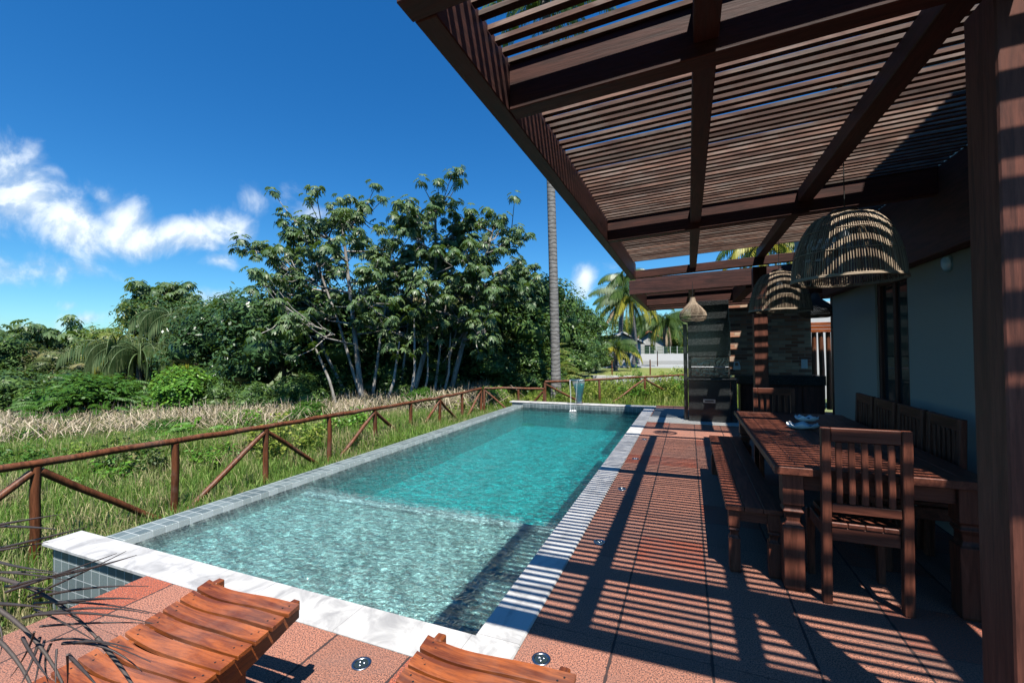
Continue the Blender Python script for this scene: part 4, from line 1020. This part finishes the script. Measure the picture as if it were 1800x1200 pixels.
for k_, (u_, w_) in enumerate(((600, 1.6), (700, 1.5), (800, 1.6), (880, 1.5))):
    T(cr_dark, u_, 25 + k_, 5.0, 6.0, ('first', 'second', 'third', 'fourth')[k_] + ' of the dark trees deep in the wood counted from the left', k_ * 1.3, w_, group='trees deep inside the wood')
G_B = 'bushes at the edge of the wood'
def BU(me, u, D, ht, bh, label, rz=0.0, wide=1.0): return T(me, u, D, ht, bh, label, rz, wide, G_B, 'bush', 'bush', .6, .06)
BU(cr_bush, 320, 12.6, 2.25, 2.6, 'round bright green bush in front of the dark wood', 0, 1.05)
BU(cr_bush, 255, 13.0, 1.3, 2.6, 'low bright bush between the round bush and the fern leaved one', 1, 1.1)
BU(cr_oval, 110, 14.8, 2.1, 4.0, 'darker bush at left behind the fern leaved bush', 1, 1.6)
BU(cr_dbush, 15, 14.5, 2.1, 2.5, 'dark bush at the left picture edge', 2, 1.4)
BU(cr_dbush, -120, 13.5, 2.2, 2.5, 'dark bush beyond the left picture edge', 3, 1.4)
BU(cr_dbush, 385, 12.8, 1.5, 2.5, 'dark low bush right of the round bright bush', 2.5, 1.1)
BU(cr_dbush, 440, 12.6, 1.4, 2.5, 'dark low bush at the foot of the glossy tree', .5, 1.2)
BU(cr_dbush, 520, 13.0, 1.6, 2.5, 'dark low bush under the umbrella trees, left one', 1.5, 1.3)
BU(cr_dbush, 590, 14.8, 1.8, 2.5, 'dark low bush behind the foot of the many stemmed tree', 3.5, 1.3)
BU(cr_dbush, 685, 15.4, 1.9, 2.5, 'dark low bush in the middle of the wood edge', 4.5, 1.4)
BU(cr_dbush, 760, 16.2, 2.0, 2.5, 'dark low bush right of the middle of the wood edge', 5.5, 1.4)
BU(cr_dbush, 850, 17, 2.2, 2.5, 'dark bush left of the tall palm trunk', .7, 1.5)
BU(cr_dbush, 930, 18, 2.3, 2.5, 'dark bush just left of the palm foot', 2.7, 1.5)
BU(cr_oval, 1010, 20, 2.6, 4.0, 'leafy bush just right of the palm foot', 1.7, 1.3)
BU(cr_oval, 1035, 25, 2.6, 4.0, 'leafy bush at the left end of the lawn', 1.7, 1.3)

BU(cr_bush, 425, 10.9, .95, 2.6, 'small bright bush standing in the grass in front of the reeds', .6, 1.3)
BU(cr_fern, 545, 11.6, 1.05, 2.6, 'small green bush in the reeds left of the yellow leaved shrub', 1.6, 1.4)
BU(cr_fern, 300, 10.6, .8, 2.6, 'low green bush in the reeds under the round bright bush', 2.2, 1.7)
BU(cr_bush, 60, 10.4, .8, 2.6, 'low bright bush in the reeds at the left edge', 2.9, 1.6)
BU(cr_fern, 735, 13.6, 1.1, 2.6, 'small green bush behind the sixth railing bay', 3.6, 1.4)
BU(cr_bush, 860, 14.6, 1.0, 2.6, 'small bright bush behind the railing corner', 4.6, 1.4)
# --- fern leaved bright bush: arching pinnate sprays
def spray_bush(base, w, h, n, leaf, label, group, seed, ll=.09, L=.8, name='bush'):
    random.seed(seed); e = empty(name, tuple(base), label=label, cat='bush', group=group); V, F, o = [], [], 0; m = MB()
    for k in range(n):
        a = random.random() * 6.28; q = math.sqrt(random.random()); z = h * (1 - .75 * q * q) * random.uniform(.25, 1.0)
        p = Vector((w * q * math.cos(a), w * q * math.sin(a), z)); o, rp = frond(V, F, o, p, a + random.uniform(-.8, .8), random.uniform(.1, .8), L * random.uniform(.6, 1.1), 1.1, 13, ll, .05, .022)
        if k % 4 == 0: m.tube([(p.x * .2, p.y * .2, 0), (p.x * .6, p.y * .6, p.z * .5), tuple(p)], [.025, .015, .006], 5, cap=False)
    npmesh('crown', np.array(V), np.array(F), leaf, e); m.build('stem', M_darkbark, e); return e
BU(cr_fern, 175, 12.9, 2.1, 2.6, 'dense green bush behind the fern leaved sprays', 1.3, 1.5)
spray_bush(gz(at(165, 740, 12.3)), 1.6, 1.9, 260, ML['fern'], 'wide bright green bush with fern like leaves at the left', G_B, 81, .12, .6)
spray_bush(gz(at(120, 760, 11.8)), 1.1, .9, 190, ML['fern'], 'low fern leaved bush nearest the dry reeds', G_B, 82, .11, .5)
spray_bush(gz(at(350, 790, 9.6)), .6, .75, 90, ML['bright'], 'small fern leaved shrub in the grass behind the railing', G_B, 83, .09, .5)
spray_bush(gz(at(915, 640, 19)), 2.2, 2.6, 420, ML['mango'], 'feathery pale green shrub left of the palm trunk', G_B, 84, .16, .9)

# --- weeds and small shrubs near the railings
def weed(base, w, h, n, leaf, label, seed, L=.07, W=.05, group='leafy weeds by the railings', name='weed_plant'):
    rs = np.random.default_rng(seed); e = empty(name, tuple(base), label=label, cat='weeds', group=group)
    m = MB(); k = max(6, n // 60); P = []
    for i in range(k):
        a = rs.random() * 6.28; q = math.sqrt(rs.random()) * w; hh = h * (1 - .4 * q / w) * rs.uniform(.6, 1.1); b = (q * .5 * math.cos(a), q * .5 * math.sin(a), 0); t = (q * math.cos(a), q * math.sin(a), hh)
        m.tube([b, ((b[0] + t[0]) / 2, (b[1] + t[1]) / 2, hh * .55), t], [.008, .006, .003], 4, cap=False); P.append((b, t))
    m.build('stem', ML['grass'], e)
    idx = rs.integers(0, k, n); tt = .15 + .85 * rs.random(n) ** .7; Bn = np.array([p[0] for p in P])[idx]; Tn = np.array([p[1] for p in P])[idx]
    c = Bn + (Tn - Bn) * tt[:, None] + rs.normal(size=(n, 3)) * .05; nr = unit(rs.normal(size=(n, 3)) * .5 + np.array([0, 0, 1.0])); d = rs.normal(size=(n, 3)); d[:, 2] *= .4
    V, F = quads(c, d, nr, L * (.6 + .8 * rs.random(n)), W * (.6 + .8 * rs.random(n)), .1, .25); npmesh('foliage', V, F, leaf, e); return e
random.seed(31)
spots = [(90, 790, 8.6), (190, 800, 8.2), (250, 810, 8.0), (150, 775, 9.8), (330, 770, 9.6), (400, 760, 10.2), (40, 830, 7.6), (230, 850, 7.2), (380, 830, 7.9), (60, 770, 10.3), (290, 760, 10.8), (470, 780, 9.4), (200, 890, 6.9)]
where = ['near the left picture edge', 'below the fern bush', 'between the first two railing posts', 'just in front of the reeds at left', 'below the round bright bush', 'right of the round bush at the reeds', 'low at the left edge near the railing', 'behind the first full railing bay', 'behind the second railing post from the left', 'deep in the reeds at far left', 'in the reeds under the round bush', 'behind the third railing post', 'close to the tiled pool corner']
for i, (u, v, D) in enumerate(spots): weed(gz(at(u, v, D)), random.uniform(.45, .8), random.uniform(.5, .85), 800, ML[['bright', 'weed', 'fern', 'olive'][i % 4]], 'low leafy weed patch in the grass ' + where[i], 300 + i, .075, .04)
wl = [(500, 800, 8.3, .75, 1.0, 1700, 'yel', 'yellow leaved shrub behind the third railing bay'), (560, 770, 9.0, .6, .8, 1000, 'weed', 'light green weed right of the yellow leaved shrub'), (615, 770, 9.6, .65, 1.0, 1400, 'bright', 'leafy green plant in front of the tall trees'),
      (640, 750, 10.2, .6, .85, 1100, 'bright', 'leafy plant left of the sixth railing post'), (420, 800, 8.6, .5, .5, 600, 'weed', 'low weed in the grass left of the yellow shrub'), (820, 710, 13.0, .6, .8, 700, 'weed', 'yellow green plant behind the railing corner'),
      (890, 700, 14.0, .6, .8, 700, 'weed', 'weed behind the far left pool corner'), (940, 700, 14.4, .5, .7, 600, 'yel', 'yellowish weed just left of the palm foot'), (455, 770, 10.0, .6, .9, 1000, 'bright', 'upright leafy plant in front of the dark glossy tree')]
for i, (u, v, D, w, h, n, lf, lab) in enumerate(wl): weed(gz(at(u, v, D)), w, h, n, ML[lf], lab, 100 + i)
rr_ = [(1000, 14.5, .5, .8, 'weed', 'light weed plant right behind the palm foot'), (1035, 15, .7, 1.0, 'weed', 'seeding weed plant left of the white retaining wall end'), (1062, 14.6, .7, .9, 'yel', 'yellow weed plant right of the waterfall spout'), (1090, 15.4, .8, 1.15, 'weed', 'tall weed plant in the middle of the far railing'),
       (1112, 14.8, .6, .8, 'bright', 'leafy green plant left of the second far railing post'), (1140, 15.6, .8, .95, 'weed', 'weed plant right behind the second far railing post'), (1165, 15.0, .8, 1.0, 'yel', 'yellow weed plant left of the barbecue'), (1192, 15.4, .8, 1.15, 'bright', 'green weed plant touching the barbecue in view'),
       (1108, 17.5, .5, 1.45, 'bright', 'tall leafy plant climbing before the retaining wall'), (1180, 18.5, .9, 1.1, 'yel', 'yellow weed plant far behind near the lawn edge'), (1215, 16, .8, 1.2, 'weed', 'weed plant behind the barbecue block'), (1015, 17, .7, .9, 'weed', 'weed plant at the foot of the retaining wall end'), (1060, 18, .8, .9, 'yel', 'yellow weed plant before the white retaining wall')]
for i, (u, D, w, h, lf, lab) in enumerate(rr_): weed(gz(at(u, 700, D)), w, h, 1100, ML[lf], lab, 200 + i, .085, .035)

# --- grass and dry reeds
def blades(name, P, h, lean, w, m, label):
    n = len(P); a = rnd(n) * 6.283; d = np.stack([np.cos(a), np.sin(a), np.zeros(n)], 1); sd_ = np.stack([-np.sin(a), np.cos(a), np.zeros(n)], 1); Z = np.array([0, 0, 1.0])
    tw = rnd(n) * 6.283; sd_ = np.stack([np.cos(tw), np.sin(tw), np.zeros(n)], 1)
    hh = (h * (.4 + .9 * rnd(n)))[:, None]; le = (lean * rnd(n) ** 1.3)[:, None]; ww = (w * (.6 + .8 * rnd(n)))[:, None]
    m1 = P + d * hh * le * .12 + Z * hh * .42; m2 = P + d * hh * le * .45 + Z * hh * .78; tip = P + d * hh * le * (.85) + Z * hh * (1 - .45 * le)
    V = np.stack([P - sd_ * ww * .5, P + sd_ * ww * .5, m1 + sd_ * ww * .5, m1 - sd_ * ww * .5, m2 + sd_ * ww * .38, m2 - sd_ * ww * .38, tip, tip + sd_ * .0006], 1).reshape(-1, 3)
    k = np.arange(n)[:, None, None] * 8; F = (np.array([[0, 1, 2, 3], [3, 2, 4, 5], [5, 4, 7, 6]])[None] + k).reshape(-1, 4)
    o = npmesh(name, V, F, m); tag(o, label, name.replace('_', ' '), kind='stuff'); return o
def tufts(P, k, r):
    return np.repeat(P, k, 0) + np.concatenate([rng.normal(size=(len(P) * k, 2)) * r, np.zeros((len(P) * k, 1))], 1)
def scatter(n, fn):
    out = []
    for _ in range(n):
        p = fn()
        if p is not None: out.append(p)
    return np.array(out, float)
vgh = lambda x, y: ground_height(x, y)
def near_grass():
    x = -4.8 - 9 * random.random() ** 1.3; y = random.uniform(-1.5, 12.5)
    return (x, y, vgh(x, y) - .01)
random.seed(9)
blades('grass', tufts(scatter(12500, near_grass), 13, .03), .36, .75, .008, ML['grass'], 'green and yellowish grass on the slope left of the pool')
def front_grass():
    x = random.uniform(-7.5, -3.5); y = random.uniform(.2, 2.1)
    return (x, y, vgh(x, y) - .01) if not (x > -4.8 and y > 1.85) else None
blades('grass', tufts(scatter(4000, front_grass), 9, .03), .13, .7, .007, ML['grass'], 'short grass beside the tiled pool corner')
def far_grass():
    x = random.uniform(-8, 3); y = random.uniform(12.2, 20)
    return (x, y, vgh(x, y))
blades('grass', tufts(scatter(3800, far_grass), 9, .04), .42, .7, .014, ML['weed'], 'tall weedy grass behind the far railing')
def reeds():
    u = random.uniform(-150, 860); D = 12.8 - 2.3 * random.random() ** 1.4 + max(0, (u - 450) / 400 * 3.2) - (.6 if u < 120 else 0)
    p = gz(at(u, 760, D)); return (p.x, p.y, p.z)
blades('dry_reeds', tufts(scatter(1700, reeds), 14, .13), .85, 1.9, .020, ML['dry'], 'belt of dry straw coloured reeds along the edge of the wood')
def reeds2():
    u = random.uniform(-150, 760); D = random.uniform(8.2, 12.0); p = gz(at(u, 760, D)); return (p.x, p.y, p.z)
blades('grass', tufts(scatter(6500, reeds2), 11, .06), .50, .8, .012, ML['grass'], 'longer grass in front of the dry reeds')

# ------------------------------------------------------------ lawn, walls and houses beyond
m = MB(); p0 = at(1006, 661, 21); 
m.box(p0.x, 60, p0.y + .2, 36.5, -.6, .24); lw = m.build('lawn', M_lawn, kind='structure')
m = MB(); m.box(p0.x, 9, p0.y, p0.y + .2, -.7, .30); o = m.build('retaining_wall', M_white); tag(o, 'long low white retaining wall holding the lawn behind the railing', 'wall')
def lawnpost(u, D, h, label):
    b = at(u, 655, D); m = MB(); m.tube([(b.x, b.y, .2), (b.x, b.y, .2 + h)], [.035, .03], 7); o = m.build('fence_post', MW['pole']); tag(o, label, 'fence post', 'thin wooden posts on the lawn')
lawnpost(1011, 21.5, .75, 'thin pale post above the retaining wall end'); lawnpost(1076, 22, .75, 'thin dark post on the lawn below the young palm'); lawnpost(1143, 21.5, .80, 'reddish brown post on the lawn in front of the far pool'); lawnpost(1156, 30, 1.2, 'grey post on the lawn beside the far pool')
fp = empty('far_pool', tuple(at(1160, 648, 30)), label='small pale rimmed pool in the lawn of the next garden', cat='pool')
c = at(1165, 648, 31); FI = fp.matrix_world.inverted(); fp.location = (c.x, c.y, .24)
m = MB(); m.box(-3.2, 4.5, -1.6, -1.2, 0, .10); m.box(-3.2, 4.5, 1.2, 1.6, 0, .10); m.box(-3.2, -2.8, -1.19, 1.19, 0, .10); m.box(4.1, 4.5, -1.19, 1.19, 0, .10); m.build('rim', M_white, fp)
m = MB(); m.box(-2.79, 4.09, -1.19, 1.19, .01, .05); m.build('pool_water', simple('still_water', (.05, .16, .17), .05), fp)
def vwall(name, u0, u1, D, z0, z1, mm, label, th=.25, cat='wall'):
    a = at(u0, 640, D); b = at(u1, 640, D); a.z = b.z = 0; d = (b - a).normalized(); n = Vector((-d.y, d.x, 0)) * th; L = [a, b, b + n, a + n]
    m = MB(); m.add([(*p.xy, z0) for p in L] + [(*p.xy, z1) for p in L], [(3, 2, 1, 0), (4, 5, 6, 7), (0, 1, 5, 4), (1, 2, 6, 5), (2, 3, 7, 6), (3, 0, 4, 7)]); o = m.build(name, mm); return tag(o, label, cat)
vwall('garden_wall', 1104, 1215, 37, .2, 1.12, M_white, 'white garden wall across the back of the next lawn')
vwall('stone_wall', 1090, 1215, 36.4, .15, .55, M_concrete, 'low rough stone wall at the foot of the white garden wall')
def slatfence():
    a = at(1118, 640, 38); b = at(1215, 640, 38); e = empty('garden_fence', (a.x, a.y, 1.1), label='green railing fence on top of the white garden wall', cat='fence'); m = MB()
    d = Vector((b.x - a.x, b.y - a.y, 0))
    for k in range(5): m.tube([(0, 0, .08 + .13 * k), (d.x, d.y, .08 + .13 * k)], .02, 5)
    m.build('rail', simple('green_paint', (.03, .10, .03), .5), e); m = MB()
    for k in range(9): m.tube([(d.x * k / 8, d.y * k / 8, 0), (d.x * k / 8, d.y * k / 8, .66)], .03, 5)
    m.build('post', M_white, e)
slatfence()
def small_house(name, u, D, w, dpt, h, rh, roof, label, wallm=M_white, rz=0.0):
    c = at(u, 640, D); e = empty(name, (c.x, c.y, .1), rz, label=label, cat='house')
    m = MB(); m.box(-w / 2, w / 2, 0, dpt, 0, h); m.add([(-w / 2, 0, h), (w / 2, 0, h), (0, 0, h + rh * .92), (-w / 2, dpt, h), (w / 2, dpt, h), (0, dpt, h + rh * .92)], [(0, 1, 2), (5, 4, 3)]); m.build('wall', wallm, e)
    m = MB(); o_ = .3
    for s in (-1, 1):
        m.add([(0, -o_, h + rh), (s * (w / 2 + o_), -o_, h - .08), (s * (w / 2 + o_), dpt + o_, h - .08), (0, dpt + o_, h + rh), (0, -o_, h + rh + .12), (s * (w / 2 + o_), -o_, h + .04), (s * (w / 2 + o_), dpt + o_, h + .04), (0, dpt + o_, h + rh + .12)],
              [(0, 1, 2, 3), (4, 5, 6, 7), (0, 1, 5, 4), (1, 2, 6, 5), (2, 3, 7, 6)])
    m.build('roof', roof, e)
    m = MB(); m.box(-w * .18, w * .18, -.02, -.001, h * .35, h * .8); m.build('window', M_glass, e); return e
small_house('garden_house', 1096, 33, 2.6, 4, 1.9, .75, M_white, 'white gabled outbuilding left of the yellowing palm', rz=.3)
small_house('garden_house', 1142, 44, 2.6, 4, 2.3, .9, M_terracotta, 'small house with a terracotta roof behind the garden wall', M_concrete, rz=.2)
small_house('garden_house', 1215, 50, 7, 6, 3.2, 1.0, M_white, 'long white house farther back beside the barbecue', rz=.2)

# ------------------------------------------------------------ dead palm frond in the left foreground
random.seed(12)
df = empty('dead_palm_frond', tuple(at(-120, 1330, 1.25)), label='dead dark palm frond with spiky leaflets in the left foreground', cat='palm frond'); DB = df.location.copy()
def strip(mb, pts, w0, w1):
    P = [Vector(p) - DB for p in pts]; n = len(P); mb.tube(P, [w0 + (w1 - w0) * (i / (n - 1)) ** 1.5 for i in range(n)], 5)
def curve(uv, D0, D1, n=9):
    out = []
    for i in range(n):
        t = i / (n - 1); (a, b, c) = uv; u = (1 - t) ** 2 * a[0] + 2 * t * (1 - t) * b[0] + t * t * c[0]; v = (1 - t) ** 2 * a[1] + 2 * t * (1 - t) * b[1] + t * t * c[1]
        out.append(at(u, v, D0 + (D1 - D0) * t))
    return out
m = MB()
for uv in (((-60, 1010), (70, 1010), (170, 1120)), ((-80, 1330), (0, 1200), (-5, 1130)), ((-60, 1040), (60, 1090), (110, 1200)), ((170, 1120), (215, 1170), (240, 1215)), ((-60, 1090), (20, 1120), (60, 1215))):
    strip(m, curve(uv, 1.2, 1.1), .0058, .003)
m.build('stalk', simple('dry_stalk', (.055, .042, .036), .7, 0, .3, 40, .5), df)
m = MB()
LF = [((-20, 925), (50, 912), (110, 903)), ((-20, 924), (60, 925), (100, 930)), ((-10, 965), (80, 945), (155, 925)), ((-10, 968), (40, 960), (85, 952)), ((0, 1005), (60, 1008), (120, 1020)), ((10, 1040), (100, 1010), (205, 972)),
      ((50, 1048), (140, 1010), (222, 968)), ((60, 1020), (160, 1000), (240, 975)), ((10, 1030), (60, 1030), (105, 1040)), ((60, 1050), (160, 1025), (262, 1030)), ((40, 1085), (160, 1055), (262, 1078)), ((60, 1080), (160, 1068), (270, 1095)),
      ((70, 1100), (190, 1090), (268, 1095)), ((60, 1060), (150, 1050), (275, 1078)), ((90, 1125), (160, 1110), (265, 1163)), ((110, 1130), (190, 1120), (250, 1180)), ((60, 1070), (110, 1090), (170, 1128)), ((-10, 1060), (40, 1062), (85, 1068)),
      ((60, 1110), (50, 1150), (18, 1190)), ((70, 1120), (60, 1160), (30, 1215)), ((78, 1125), (70, 1160), (58, 1215)), ((90, 1130), (72, 1160), (85, 1200)), ((40, 1120), (60, 1160), (88, 1195)), ((100, 1140), (97, 1170), (98, 1215)), ((118, 1150), (120, 1180), (118, 1215)),
      ((120, 1150), (150, 1180), (180, 1215)), ((-10, 985), (30, 998), (100, 1005)), ((-5, 1090), (10, 1120), (0, 1150)), ((20, 1030), (60, 1018), (150, 998)), ((100, 1060), (170, 1048), (240, 1052)), ((-20, 1008), (40, 1000), (120, 1010)), ((130, 1130), (170, 1120), (235, 1140))]
for i, uv in enumerate(LF): strip(m, curve(uv, 1.15 + .05 * math.sin(i), 1.08 + .08 * math.cos(i * 2.1)), random.uniform(.0028, .0048), .0007)
m.build('leaflets', M_dryfrond, df)
m = MB(); strip(m, [at(-80, 1330, 1.2), at(-120, 1700, 1.25), at(-150, 2000, 1.3)], .03, .05); m.build('stem', M_darkbark, df)
